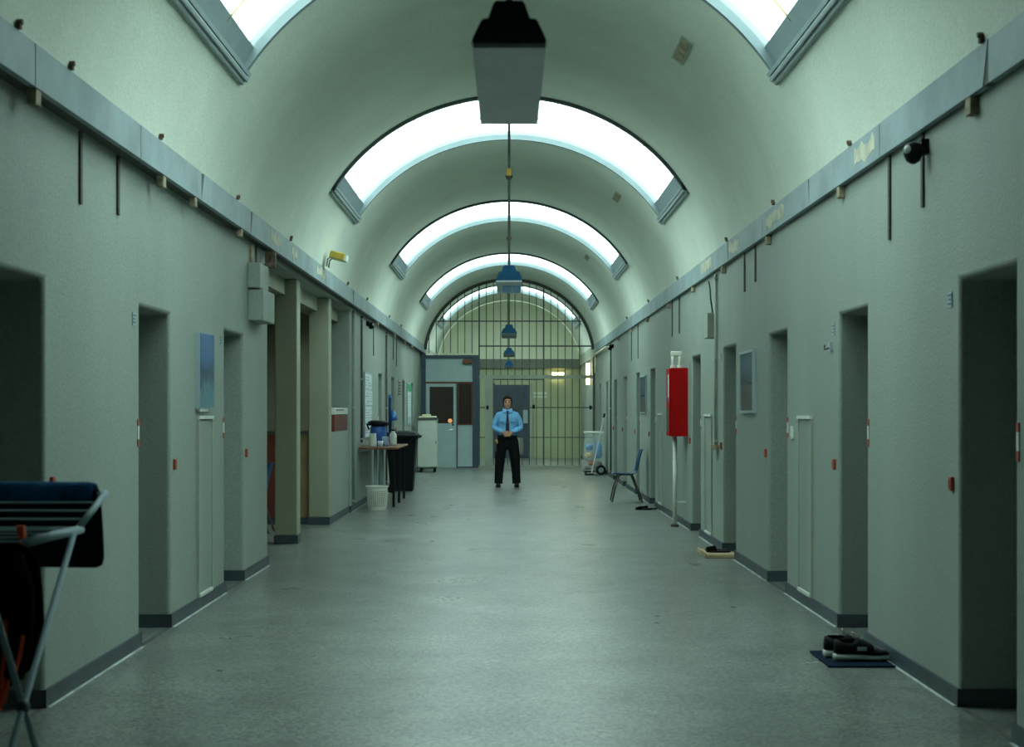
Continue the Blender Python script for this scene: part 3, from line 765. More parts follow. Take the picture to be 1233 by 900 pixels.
# ---- conduits
def conduit(x, s, y, z0, z1, label, r=0.016, box=None, m='post_paint'):
    t = thing('wall_conduit', (x, y, z0), label, 'pipe')
    c = x - s * (r + 0.004)
    MB().tube([(c, y, z0), (c, y, z1)], r, 8).build('pipe', m, t, smooth=True)
    for z in [z0 + 0.05 + (z1 - z0 - 0.1) * j / 2 for j in range(3)]:
        MB().box(*sorted((x, x - s * (2 * r + 0.007))), y - r - 0.008, y + r + 0.008, z - 0.012, z + 0.012).build('clamp', 'plate_grey', t)
    if box:
        MB().box(*sorted((x, x - s * 0.10)), y + 0.05, y + 0.30, *box).build('box', 'post_paint', t, bevel=0.006)
    return t
g1 = conduit(XR, 1, 15.05, 1.06, 2.84, 'grey conduit with box and tap on the right wall beside the fourth doorway', box=(2.18, 2.44))
MB().box(XR - 0.08, XR, 14.96, 15.14, 1.02, 1.07).build('tap_body', 'stub', g1)
MB().tube([(XR - 0.06, 14.92, 1.045), (XR - 0.06, 15.18, 1.045)], 0.012, 8).build('tap_handle', 'stub', g1)
MB().tube([(XR - 0.03, 15.2, 2.44), (XR - 0.05, 15.22, 2.60), (XR - 0.03, 15.4, 2.72), (XR - 0.03, 15.5, 2.80)], 0.008, 6).build('cable', 'black', g1)
conduit(XL, -1, 20.55, 0.10, 2.84, 'thin cream pipe at the left wall corner past the alcove', m='wall_paint', r=0.02)
conduit(XL, -1, 21.7, 0.95, 2.84, 'thin dark pipe on the left wall beside the paper notice board', m='iron')
conduit(XL, -1, 26.1, 0.10, 2.84, 'dark pipe on the left wall between two far doorways', m='iron')
conduit(XR, 1, 30.6, 0.10, 2.84, 'dark pipe on the far right wall behind the rubbish cart', m='iron')

# ---- notice boards
def board(y0, y1, z0, z1, label, green=False):
    XL = -2.2184
    t = thing('notice_board', (XL, (y0 + y1) / 2, z0), label, 'notice board')
    MB().box(XL, XL + 0.02, y0, y1, z0, z1).build('backing', 'plate_grey', t)
    rnd = random.Random(int(y0 * 10)); n = 0
    zz = z1 - 0.03
    if green:
        MB().box(XL + 0.0201, XL + 0.023, y0 + .02, y1 - .02, zz - 0.16, zz).build('header', 'green_strip', t); zz -= 0.19
    while zz > z0 + 0.18:
        h = rnd.uniform(0.2, 0.30); yy = y0 + 0.03
        while yy < y1 - 0.15:
            w_ = rnd.uniform(0.18, 0.28); ye_ = min(yy + w_, y1 - 0.02)
            p = MB().box(XL + 0.0201, XL + 0.023, yy, ye_, max(zz - h, z0 + .02), zz).build('sheet', 'paper', t)
            for j in range(4):
                zl = zz - 0.05 - j * 0.04
                if zl > z0 + 0.05 and rnd.random() < 0.75:
                    MB().box(XL + 0.0231, XL + 0.0238, yy + 0.03, ye_ - 0.02 - rnd.random() * 0.06, zl - 0.009, zl).build('print_line', 'ink', p)
            yy = ye_ + 0.03
        zz -= h + 0.025
board(22.15, 23.35, 1.0, 2.02, 'white notice board covered with papers above the table')
board(31.45, 32.6, 1.12, 2.04, 'narrow far notice board with a green header above the black bin', green=True)
# blue brush hanging on the wall
br = thing('hanging_brush', (XL, 26.9, 1.1), 'blue long-handled brush and dustpan hanging above the black bin', 'brush')
MB().tube([(XL + 0.03, 26.75, 1.02), (XL + 0.03, 26.75, 1.66)], 0.028, 8).build('handle', 'blue_plastic', br, smooth=True)
MB().box(XL + 0.003, XL + 0.05, 26.70, 26.80, 1.66, 1.72).build('hook', 'blue_bright', br, bevel=0.01)
MB().ell([(XL + 0.075, 27.0, 1.24, 0.07, 0.16), (XL + 0.075, 27.0, 1.32, 0.065, 0.13), (XL + 0.07, 27.0, 1.42, 0.03, 0.05)], 12).build('dustpan', 'blue_bright', br, smooth=True)
vn = thing('wall_vent', (XL, 29.3, 1.85), 'small dark recessed grille between the far left doorways', 'vent')
MB().box(XL, XL + 0.012, 29.05, 29.6, 1.72, 2.04).build('frame', 'post_paint', vn)
for j in range(5): MB().box(XL + 0.0121, XL + 0.018, 29.08, 29.57, 1.74 + j * 0.058, 1.775 + j * 0.058).build('slat', 'iron', vn)

# ---- table with its things
tb = thing('wall_table', (-1.93, 22.4, 0), 'reddish-brown wall table with thin legs on the left', 'table')
TZ = 0.885
MB().box(XL + 0.016, -1.64, 21.3, 23.6, TZ - 0.03, TZ).build('table_top', 'table_wood', tb, bevel=0.006)
for x, y in ((-1.70, 21.40), (-1.70, 23.50), (-1.70, 22.45)):
    MB().box(x - 0.018, x + 0.018, y - 0.018, y + 0.018, 0, TZ - 0.031).build('leg', 'black', tb)
for x in (-2.0, -1.905):
    MB().box(x - 0.03, x + 0.03, 21.75, 21.80, 0, TZ - 0.031).build('wide_leg', 'grey_leg', tb)
MB().box(-1.98, -1.72, 21.76, 21.79, 0.20, 0.23).build('stretcher', 'black', tb)
def lathe(name, x, y, z, prof, m, label, cat, parts=(), n=16):
    t = thing(name, (x, y, z), label, cat)
    MB().ell([(x, y, z + h, r, r) for r, h in prof], n).build('body', m, t, smooth=True)
    for nm, pr, mm in parts: MB().ell([(x, y, z + h, r, r) for r, h in pr], n).build(nm, mm, t, smooth=True)
    return t
tz = TZ + 0.001
lathe('white_jug', -2.02, 21.55, tz, [(0.055, 0), (0.058, 0.02), (0.05, 0.18), (0.052, 0.20)], 'white_plastic', 'white plastic beaker at the front of the wall table', 'jug')
bj = lathe('drinks_barrel', -1.99, 22.1, tz, [(0.11, 0), (0.125, 0.03), (0.125, 0.28), (0.11, 0.31)], 'blue_bright', 'blue drinks barrel with a black lid on the wall table', 'container',
           (('lid', [(0.15, 0.311), (0.165, 0.33), (0.155, 0.37), (0.10, 0.39)], 'black_plastic'),))
MB().tube([(-2.13, 22.1, tz + 0.25), (-2.16, 22.1, tz + 0.33), (-2.10, 22.1, tz + 0.34)], 0.014, 8).build('handle', 'black_plastic', bj, smooth=True)
lathe('glass_jar', -1.86, 21.85, tz, [(0.05, 0), (0.055, 0.02), (0.055, 0.13), (0.045, 0.15)], 'glass_clear', 'clear glass jar beside the blue barrel', 'jar', (('contents', [(0.045, 0.008), (0.046, 0.07)], 'blue_bright'),))
lathe('plastic_bottle', -1.78, 22.3, tz, [(0.05, 0), (0.055, 0.03), (0.055, 0.17), (0.025, 0.21), (0.025, 0.225)], 'white_plastic', 'white squat bottle at the far right of the wall table', 'bottle', (('cap', [(0.03, 0.226), (0.03, 0.25)], 'black_plastic'),))
lathe('paper_cup', -1.90, 21.45, tz, [(0.03, 0), (0.042, 0.09)], 'paper', 'small pale cup at the front edge of the wall table', 'cup')
# ---- waste basket
bk = thing('lattice_basket', (-1.89, 20.85, 0), 'white lattice waste basket on the floor before the table', 'basket')
bx_, by_ = -1.89, 20.85
def bas(z): return 0.128 + 0.022 * z / 0.345
MB().ell([(bx_, by_, 0, 0.128, 0.128), (bx_, by_, 0.05, bas(.05), bas(.05))], 28).build('base', 'white_plastic', bk)
m_ = MB()
for z in (0.30, 0.335, 0.345): pass
rings = [[(bx_ + r * math.cos(2 * math.pi * q / 28), by_ + r * math.sin(2 * math.pi * q / 28), z) for q in range(28)]
         for r, z in ((bas(.275) + .001, .275), (bas(.32), .32), (0.165, 0.33), (0.165, 0.345), (0.143, 0.345), (0.14, 0.275))]
m_.loft(rings, caps=False).build('rim', 'white_plastic', bk)
m_ = MB()
for q in range(28):
    a = 2 * math.pi * q / 28
    m_.tube([(bx_ + bas(.05) * math.cos(a), by_ + bas(.05) * math.sin(a), .05), (bx_ + bas(.275) * math.cos(a), by_ + bas(.275) * math.sin(a), .275)], 0.0075, 4)
for j in range(1, 8):
    z = .05 + .225 * j / 8; r = bas(z)
    m_.tube([(bx_ + r * math.cos(2 * math.pi * q / 28), by_ + r * math.sin(2 * math.pi * q / 28), z) for q in range(29)], 0.006, 4, caps=False)
m_.build('lattice', 'white_plastic', bk)
MB().ell([(bx_, by_, .052, .112, .112), (bx_, by_, .27, .126, .126)], 24).build('bin_liner', 'stub', bk)
# ---- wheelie bin
wb = thing('wheelie_bin', (-1.86, 25.3, 0), 'tall black wheeled rubbish bin beside the wall table', 'bin')
cx, cy = -1.86, 25.3
def rect(hx, hy, z, dx=0): return [(cx - hx + dx, cy - hy, z), (cx + hx + dx, cy - hy, z), (cx + hx + dx, cy + hy, z), (cx - hx + dx, cy + hy, z)]
MB().loft([rect(.19, .22, .03), rect(.255, .29, .93), rect(.275, .31, .935), rect(.275, .31, .97)]).build('body', 'black_plastic', wb, bevel=0.02)
MB().loft([rect(.285, .32, .972), rect(.285, .32, 1.0), rect(.24, .27, 1.05), rect(.10, .15, 1.07)]).build('lid', 'black_plastic', wb, bevel=0.012)
MB().tube([(cx + .30, cy - .2, .955), (cx + .315, cy - .2, .98), (cx + .315, cy + .2, .98), (cx + .30, cy + .2, .955)], 0.018, 8).build('handle', 'black_plastic', wb)
for y in (-.2, .2): MB().tube([(cx - .16, cy + y - .03, .08), (cx - .16, cy + y + .03, .08)], 0.08, 16).build('wheel', 'black', wb)
# ---- white cabinet on castors
wc = thing('rolling_cabinet', (-1.885, 33.85, 0), 'slim white cabinet on castors before the blue partition', 'cabinet')
MB().box(-2.11, -1.67, 33.6, 34.1, 0.10, 1.22).build('body', 'cabinet_white', wc, bevel=0.008)
MB().box(-2.105, -1.675, 33.585, 33.598, 0.13, 1.19).build('door', 'cabinet_white', wc, bevel=0.004)
MB().box(-1.70, -1.685, 33.565, 33.584, 0.66, 0.72).build('knob', 'black', wc)
MB().box(-2.12, -1.66, 33.57, 34.12, 1.221, 1.25).build('top', 'ink', wc)
for x in (-2.05, -1.73):
    for y in (33.65, 34.05): MB().tube([(x - .02, y, .05), (x + .02, y, .05)], 0.05, 12).build('castor', 'black', wc)
MB().box(-2.10, -1.68, 33.6, 34.1, 0.085, 0.0995).build('chassis', 'black', wc)
cr = thing('folded_cloth', (-1.9, 33.8, 1.25), 'folded cream cloth lying on the white cabinet', 'cloth')
MB().box(-2.10, -1.69, 33.6, 34.05, 1.251, 1.30).build('lower_fold', 'cream', cr, bevel=0.02)
MB().box(-2.02, -1.82, 33.65, 34.0, 1.301, 1.34).build('upper_fold', 'cream', cr, bevel=0.018)

# ---- right wall: red cabinet, pipe
rc = thing('fire_cabinet', (2.05, 17.75, 1.1), 'red metal fire hose cabinet on the right wall', 'cabinet')
MB().box(1.955, XR, 17.55, 17.90, 1.11, 1.94).build('body', 'red_paint', rc, bevel=0.006)
MB().box(1.935, 1.954, 17.555, 17.895, 1.115, 1.935).build('door', 'red_paint', rc, bevel=0.006)
MB().box(1.932, 1.9349, 17.60, 17.70, 1.58, 1.86).build('label', 'paper', rc)
MB().box(1.932, 1.9349, 17.60, 17.68, 1.52, 1.57).build('blue_symbol', 'blue_bright', rc)
MB().box(1.93, 1.9349, 17.62, 17.85, 1.18, 1.45).build('glass', 'dark_glass', rc)
wp = thing('water_pipe', (2.02, 17.92, 0), 'white water pipe rising from the floor below the red cabinet', 'pipe')
MB().tube([(2.03, 17.80, 0.0), (2.03, 17.80, 1.108)], 0.027, 10).build('riser', 'white_paint', wp, smooth=True)
MB().ell([(2.03, 17.80, 0, .05, .05), (2.03, 17.80, .03, .045, .045)], 12).build('floor_flange', 'iron', wp)
MB().tube([(2.03, 17.80, 0.30), (XR, 17.80, 0.30)], 0.012, 8).build('wall_bracket', 'white_paint', wp)
vt = thing('pipe_valve', (2.05, 17.7, 1.941), 'white valve fitting standing on top of the red cabinet', 'valve')
for x in (1.99, 2.075): MB().tube([(x, 17.68, 1.9425), (x, 17.68, 2.12)], 0.020, 10).build('pipe', 'white_plastic', vt, smooth=True)
MB().box(1.965, 2.10, 17.655, 17.705, 2.09, 2.145).build('bridge', 'white_plastic', vt, bevel=0.008)
for x in (1.99, 2.075): MB().ell([(x, 17.68, 1.942, .032, .032), (x, 17.68, 1.975, .032, .032)], 12).build('flange', 'white_plastic', vt)

# ---- blue stacking chair
def chair(label):
    t = thing('stacking_chair', (0, 0, 0), label, 'chair', 'blue plastic stacking chairs')
    # profile in local coordinates: sitter faces -x
    prof = [(-.235, .425), (-.225, .440), (-.19, .448), (-.10, .438), (.02, .432), (.10, .437), (.145, .465), (.165, .52), (.185, .62), (.215, .74), (.235, .80), (.252, .825), (.268, .815)]
    rows = []; n = len(prof); half = .215
    mb = MB(); V = []; F = []; K = 7
    for i, (x, z) in enumerate(prof):
        hw = half - (0.03 if i < 2 else 0) - max(0, i - 8) * 0.012
        for k in range(K):
            u = -1 + 2 * k / (K - 1)
            V.append((x - (0.020 * u * u if i > 6 else 0), u * hw, z + (0.012 * u * u if i < 7 else 0)))
    for i in range(n - 1):
        for k in range(K - 1):
            F.append((i * K + k, i * K + k + 1, (i + 1) * K + k + 1, (i + 1) * K + k))
    mb.add(V, F); o = mb.build('seat_shell', 'blue_plastic', t, smooth=True)
    so = o.modifiers.new('solid', 'SOLIDIFY'); so.thickness = 0.016
    ss = o.modifiers.new('sub', 'SUBSURF'); ss.levels = 1; ss.render_levels = 1
    for sy in (-1, 1):
        MB().tube([(-.12, sy * .16, .425), (-.19, sy * .19, .22), (-.235, sy * .21, 0.006)], 0.0125, 8).build('leg', 'steel_leg', t, smooth=True)
        MB().tube([(.08, sy * .16, .425), (.17, sy * .19, .20), (.235, sy * .20, 0.006)], 0.0125, 8).build('leg', 'steel_leg', t, smooth=True)
        MB().tube([(-.12, sy * .16, .422), (.08, sy * .16, .422)], 0.011, 8).build('seat_rail', 'chrome', t, smooth=True)
    MB().tube([(-.10, -.16, .420), (-.10, .16, .420)], 0.011, 8).build('cross_rail', 'chrome', t, smooth=True)
    return t
ch = chair('blue plastic chair with metal legs by the right wall')
ch.location = (1.835, 22.75, 0)
ch2 = copy_tree(ch, None, (-3.0, 16.9, 0)); ch2['label'] = 'dark blue chair half hidden behind the nearest alcove column'

# ---- rubbish cart
ct = thing('rubbish_cart', (1.9, 32.3, 0), 'wheeled rubbish bag cart with a clear bag near the right wall', 'cart')
def ring4(x0, x1, y0, y1, z): return [(x0, y0, z), (x1, y0, z), (x1, y1, z), (x0, y1, z)]
MB().loft([ring4(1.62, 2.08, 32.1, 32.5, .10), ring4(1.66, 2.10, 32.08, 32.52, .40), ring4(1.70, 2.06, 32.1, 32.5, .92)], caps=False).build('clear_bag', 'bag_film', ct)
MB().tube([(1.67, 32.08, .94), (2.08, 32.08, .94), (2.08, 32.52, .94), (1.67, 32.52, .94), (1.67, 32.08, .94)], 0.022, 8).build('top_ring', 'white_plastic', ct)
MB().box(1.87, 1.90, 32.52, 32.55, .08, .94).build('upright', 'grey_leg', ct)
MB().box(1.66, 2.06, 32.12, 32.54, .06, .085).build('base_plate', 'black', ct)
for y in (32.10, 32.50): MB().tube([(2.03, y - .03, .11), (2.03, y + .03, .11)], 0.11, 18).build('wheel', 'black', ct)
for y in (32.06,): MB().tube([(2.03, y, .11), (2.03, y + .009, .11)], 0.06, 14).build('hub', 'grey_leg', ct)
MB().tube([(1.70, 32.14, .0), (1.70, 32.14, .06)], 0.02, 8).build('foot', 'black', ct)
for x, y, z, a, b, c, m_n, lab in ((1.78, 32.25, .61, .085, .10, .08, 'packet_blue', 'crumpled light blue packet at the left in the clear bag'),
                             (1.985, 32.3, .54, .08, .12, .20, 'packet_blue', 'large bright blue packet at the right in the clear bag'),
                             (1.775, 32.25, .43, .09, .11, .07, 'packet_yellow', 'pale yellow packet in the clear bag'),
                             (1.82, 32.22, .265, .08, .09, .065, 'packet_orange', 'orange-red packet low in the clear bag'),
                             (2.0, 32.31, .24, .065, .12, .06, 'packet_dark', 'dark red wrapping above the cart wheel'),
                             (1.75, 32.3, .14, .09, .12, .03, 'packet_dark', 'dark flattened wrapping at the bottom of the clear bag')):
    mb = MB().ball((x, y, z), a, b, c, 9, 6); rnd = random.Random(int(x * 1000 + z * 100))
    mb.v = [(p[0] + rnd.uniform(-.012, .012), p[1] + rnd.uniform(-.012, .012), p[2] + rnd.uniform(-.01, .01)) for p in mb.v]
    tag(mb.build('waste_packet', m_n, origin=(x, y, z - c)), lab, 'packet', 'waste packets in the clear bag')
mp_ = thing('mop_stick', (1.83, 32.0, 0), 'white mop handle leaning over the rubbish cart', 'mop')
MB().tube([(1.815, 31.95, .05), (2.085, 32.03, 1.27)], 0.014, 8).build('handle', 'white_plastic', mp_)
MB().tube([(2.085, 32.03, 1.271), (2.105, 32.035, 1.36)], 0.020, 8).build('grip', 'black', mp_)
MB().box(1.66, 1.87, 31.90, 32.0, 0.0, 0.045).build('mop_head', 'iron', mp_, bevel=0.01)

# ---- doorway mats and footwear
tag(MB().box(1.765, 2.135, 8.02, 8.54, 0, 0.012).build('door_mat', 'mat_blue', bevel=0.004, origin=(1.95, 8.28, 0)), 'dark blue rubber mat under the trainers on the right', 'mat')
def shoe(label, loc):
    t = thing('trainer', (0, 0, 0), label, 'shoe', 'grey trainers on the blue mat')
    # toe points +x, length .30 ; stations x, half width, bottom, top
    n = 14
    def outline(st, zt):
        rings = []
        for x, hw, z0, z1 in st:
            r = []
            for k in range(n):
                a = 2 * math.pi * k / n; c, s_ = math.cos(a), math.sin(a)
                yy = hw * math.copysign(abs(c) ** 0.7, c); zz = (z0 + z1) / 2 + (z1 - z0) / 2 * math.copysign(abs(s_) ** 0.7, s_)
                r.append((x, yy, zz))
            rings.append(r)
        return MB().loft(rings)
    outline([(-.152, .02, .008, .03), (-.145, .034, .0, .035), (-.10, .040, .0, .034), (0, .038, .0, .030), (.09, .047, .0, .028), (.135, .036, .004, .03), (.152, .015, .014, .032)], 0).build('sole', 'sole', t, smooth=True)
    outline([(-.148, .018, .035, .075), (-.142, .03, .03, .098), (-.105, .036, .03, .092), (-.055, .037, .03, .085), (-.02, .038, .028, .108), (.03, .040, .027, .088), (.085, .045, .026, .064), (.125, .036, .028, .050), (.147, .014, .03, .038)], 0).build('upper', 'shoe_dark', t, smooth=True)
    outline([(.06, .0445, .03, .0765), (.09, .0458, .028, .0635), (.128, .0355, .028, .0505), (.149, .0145, .03, .039)], 0).build('toe_cap', 'shoe_grey', t, smooth=True)
    MB().ell([(-.085, 0, .088, .05, .026), (-.085, 0, .101, .045, .022)], 14).build('collar', 'black_cloth', t, smooth=True)
    MB().loft([[(-.035, -.018, .10), (-.035, .018, .10), (-.03, .018, .108), (-.03, -.018, .108)], [(-.05, -.014, .128), (-.05, .014, .128), (-.044, .014, .132), (-.044, -.014, .132)]]).build('tongue', 'stub', t)
    for j in range(4):
        x = -.012 + j * .022; z = .106 - j * .0125
        MB().tube([(x, -.026, z - .006), (x, 0, z + .004), (x, .026, z - .006)], 0.0035, 5).build('lace', 'shoe_grey', t)
    MB().box(-.03, .02, -.0415, -.037, .05, .068).build('side_flash', 'plate_grey', t)
    t.location = loc; t.scale = (1.04, 1.0, 1.22); return t
s1 = shoe('near dark trainer with white sole on the blue mat', (1.985, 8.19, 0.0125))
s2 = copy_tree(s1, None, (1.955, 8.315, 0.0125)); s2['label'] = 'far dark trainer half hidden behind its twin on the mat'
bt = thing('wooden_tray', (2.02, 14.25, 0), 'pale wooden board at the fourth right doorway threshold', 'board')
MB().box(1.905, 2.20, 14.0, 14.6, 0.001, 0.035).build('board', 'pale_wood', bt, bevel=0.004)
MB().box(1.89, 1.9045, 13.99, 14.61, 0.001, 0.05).build('lip', 'pale_wood', bt, bevel=0.004)
def slipper(x, y, z, label, group, flip=1):
    t = thing('slipper', (x, y, z), label, 'slipper', group)
    MB().ell([(x, y, z + .001, .12, .045), (x, y, z + .018, .125, .048)], 16).build('sole', 'black', t)
    MB().loft([[(x - .02, y + u * .046, z + .0185 + .036 * (1 - u * u)) for u in (-1, -.6, 0, .6, 1)] + [(x - .02, y + u * .03, z + .0185) for u in (1, -1)],
               [(x - .11, y + u * .030, z + .0185 + .018 * (1 - u * u)) for u in (-1, -.6, 0, .6, 1)] + [(x - .11, y + u * .02, z + .0185) for u in (1, -1)]]).build('strap', 'black_cloth', t)
slipper(2.05, 14.22, 0.035, 'near black slipper on the pale wooden board', 'black slippers on the wooden board')
slipper(2.06, 14.38, 0.035, 'far black slipper on the pale wooden board', 'black slippers on the wooden board')
slipper(1.93, 20.85, 0.0, 'flat black sandal on the floor left of its pair near the chair', 'black sandals on the floor')
slipper(2.02, 20.98, 0.0, 'flat black sandal on the floor nearer the wall than its pair', 'black sandals on the floor')

# ---- drying rack in the left foreground
dr = thing('drying_rack', (-1.75, 4.3, 0), 'white folding clothes drying rack in the left foreground', 'drying rack')
XK, XK2 = -1.35, -2.12
def end_frame(x, nm='end_bar'):
    MB().tube([(x, 4.865, 1.145), (x, 4.55, 1.05)], 0.011, 8).build('wing_bar', 'rack_white', dr, smooth=True)
    MB().tube([(x, 4.58, 1.046), (x, 4.07, 1.053)], 0.014, 8).build('end_bar', 'rack_white', dr, smooth=True)
    MB().tube([(x + .016, 4.45, 1.04), (x + .016, 3.35, 0.006)], 0.010, 8).build('leg', 'rack_white', dr, smooth=True)
    MB().tube([(x - .016, 3.74, 1.045), (x - .016, 4.53, 0.006)], 0.010, 8).build('leg', 'rack_white', dr, smooth=True)
    MB().ball((x + .016, 3.99, .607), .018, .022, .022).build('joint_cap', 'booth_blue', dr, smooth=True)
end_frame(XK); end_frame(XK2)
for j in range(5):
    f = j / 4; y = 4.85 - f * .29; z = 1.141 - f * .088
    MB().tube([(XK, y, z), (XK2, y, z)], 0.0035 if j else 0.008, 6).build('rod', 'rack_white', dr)
for j in range(4):
    y = 4.53 - j * .145; z = 1.0475 + j * 0.0016
    MB().tube([(XK, y, z), (XK2, y, z)], 0.0045 if j == 0 else 0.003, 6).build('rod', 'rack_white', dr)
for y, z in ((3.36, .02), (4.52, .02)):
    MB().tube([(XK, y, z), (XK2, y, z)], 0.009, 6).build('foot_bar', 'rack_white', dr)
# blanket over the far rod
def cloth(name, path, x0, x1, m, label, cat, thick, nx=14, amp=0.008, seed=1, flare=0.0, group=None):
    rnd = random.Random(seed); ph = [rnd.uniform(0, 6) for _ in range(6)]
    V = []; F = []; n = len(path)
    for i, (y, z) in enumerate(path):
        for k in range(nx + 1):
            u = k / nx; hang = max(0, path[0][1] - 0) and i / (n - 1)
            x = x0 + (x1 - x0) * u + flare * (u - .5) * abs(i / (n - 1) - .5)
            V.append((x, y + amp * math.sin(u * 9 + ph[0] + i * .25) * abs(i / (n - 1) - .45) * 2, z + amp * .5 * math.sin(u * 7 + ph[1])))
    for i in range(n - 1):
        for k in range(nx):
            F.append((i * (nx + 1) + k, i * (nx + 1) + k + 1, (i + 1) * (nx + 1) + k + 1, (i + 1) * (nx + 1) + k))
    mb = MB(); mb.add(V, F)
    o = mb.build(name, m, smooth=True, origin=((x0 + x1) / 2, path[0][0], min(p[1] for p in path)))
    so = o.modifiers.new('solid', 'SOLIDIFY'); so.thickness = thick; so.offset = 0
    ss = o.modifiers.new('sub', 'SUBSURF'); ss.levels = 1; ss.render_levels = 1
    return tag(o, label, cat, group)
bl = []
for j in range(9):
    a_ = math.pi * j / 8
    bl.append((4.85 - 0.022 * math.cos(a_), 1.141 + 0.022 * math.sin(a_)))
cloth('blanket', [(4.820, 1.05), (4.823, 1.09), (4.827, 1.12)] + bl + [(4.873, 1.11), (4.884, 1.04), (4.891, .96), (4.897, .888)],
      -2.098, -1.372, 'navy_cloth', 'dark navy blanket hanging down the far side of the drying rack', 'blanket', 0.008, amp=0.005, seed=3, flare=0.045)
tw = []  # added strip that stands for the lit top of the blanket
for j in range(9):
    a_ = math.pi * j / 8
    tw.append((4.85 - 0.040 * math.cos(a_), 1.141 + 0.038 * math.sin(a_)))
cloth('lit_blanket_top', [(4.809, 1.118)] + tw + [(4.894, 1.118)], -2.09, -1.378, 'lit_blue_cloth', 'bright blue top of the blanket on the drying rack, coloured as lit from above', 'blanket_top', 0.012, amp=0.002, seed=5)
jk = thing('hanging_jacket', (-1.75, 4.1, 0.5), 'black jacket with orange trim hanging from the drying rack', 'jacket')
V = []
def jring(z, hx, hy, cx=-1.64): return (cx, 4.355, z, hx, hy)
MB().ell([jring(1.035, .10, .010), jring(1.02, .20, .028), jring(.96, .235, .034), jring(.85, .245, .036), jring(.74, .25, .036), jring(.66, .235, .036, -1.65), jring(.58, .19, .034, -1.70), jring(.52, .15, .03, -1.74)], 26).build('body', 'black_cloth', jk, smooth=True)
MB().tube([(-1.47, 4.31, .99), (-1.44, 4.305, .88), (-1.445, 4.30, .74), (-1.465, 4.30, .63)], [.03, .038, .038, .030], 10).build('sleeve', 'black_cloth', jk, smooth=True)
MB().tube([(-1.425, 4.262, .76), (-1.435, 4.262, .70), (-1.455, 4.268, .64)], 0.006, 6).build('trim', 'orange', jk)
MB().tube([(-1.49, 4.315, .80), (-1.495, 4.315, .70), (-1.505, 4.315, .60), (-1.515, 4.318, .53)], 0.009, 6).build('trim', 'orange', jk)
MB().tube([(-1.47, 4.312, .72), (-1.485, 4.315, .62), (-1.50, 4.318, .55)], 0.005, 6).build('trim', 'orange', jk)
MB().tube([(-1.64, 4.355, 1.03), (-1.64, 4.358, 1.056), (-1.64, 4.37, 1.060)], 0.006, 6).build('hanging_loop', 'black_cloth', jk)
pg = thing('clothes_peg', (-1.395, 4.10, 1.05), 'orange-red clothes peg clipped on the rack end', 'peg')
for dx in (-.007, .007):
    MB().loft([ring4(-1.378 + dx * .4 - .004, -1.378 + dx * .4 + .004, 4.115, 4.135, 1.042), ring4(-1.386 + dx * .8 - .005, -1.386 + dx * .8 + .005, 4.115, 4.135, 1.094)]).build('jaw', 'orange', pg)

# ------------------------------------------------------------------ the guard
def remesh(mb, name, m, parent=None, vox=0.008, smooth_it=4, origin=None, disp=0.0):
    o = mb.build(name, m, parent, smooth=True, origin=origin)
    r = o.modifiers.new('remesh', 'REMESH'); r.mode = 'VOXEL'; r.voxel_size = vox; r.use_smooth_shade = True
    if smooth_it:
        s = o.modifiers.new('smooth', 'SMOOTH'); s.iterations = smooth_it; s.factor = 0.5
    if disp:
        tx = bpy.data.textures.new(name + '_folds', 'CLOUDS'); tx.noise_scale = 0.07; tx.noise_depth = 2
        dm = o.modifiers.new('folds', 'DISPLACE'); dm.texture = tx; dm.strength = disp; dm.mid_level = 0.5
    dg = bpy.context.evaluated_depsgraph_get()
    me = bpy.data.meshes.new_from_object(o.evaluated_get(dg)); o.modifiers.clear()
    old = o.data; o.data = me; bpy.data.meshes.remove(old)
    me.materials.clear(); me.materials.append(MATS[m]); me.shade_smooth()
    return o
GX, GY = -0.03, 27.0
def G(x, y, z): return (GX + x, GY + y, z)        # figure faces -y
def gell(mb, rings, n=18): return mb.ell([(GX + cx, GY + cy, z, rx, ry) for cx, cy, z, rx, ry in rings], n)
def gtube(mb, pts, rs, n=12): return mb.tube([G(*p) for p in pts], rs, n)
B = MB()
# head, neck
gell(B, [(0, .0, 1.462, .030, .035), (0, -.008, 1.475, .045, .058), (0, -.006, 1.50, .058, .074), (0, 0, 1.54, .067, .086), (0, .006, 1.59, .071, .094),
         (0, .010, 1.635, .069, .092), (0, .012, 1.665, .058, .078), (0, .012, 1.685, .036, .05), (0, .012, 1.692, .015, .02)])
gell(B, [(0, .02, 1.36, .060, .058), (0, .018, 1.42, .050, .052), (0, .010, 1.50, .048, .052)], 14)
B.loft([[G(-.008, -.083, 1.60), G(.008, -.083, 1.60), G(.006, -.07, 1.60), G(-.006, -.07, 1.60)],
        [G(-.017, -.088, 1.555), G(.017, -.088, 1.555), G(.014, -.06, 1.55), G(-.014, -.06, 1.55)]])
B.ball(G(0, -.094, 1.560), .011, .012, .010)
for s in (-1, 1):
    B.ball(G(s * .068, .012, 1.572), .009, .014, .026)
    B.ball(G(s * .030, -.072, 1.612), .024, .010, .007)
    B.ball(G(s * .040, -.058, 1.545), .022, .018, .022)
B.ball(G(0, -.068, 1.487), .022, .018, .015)
B.ball(G(0, -.080, 1.520), .024, .010, .007)
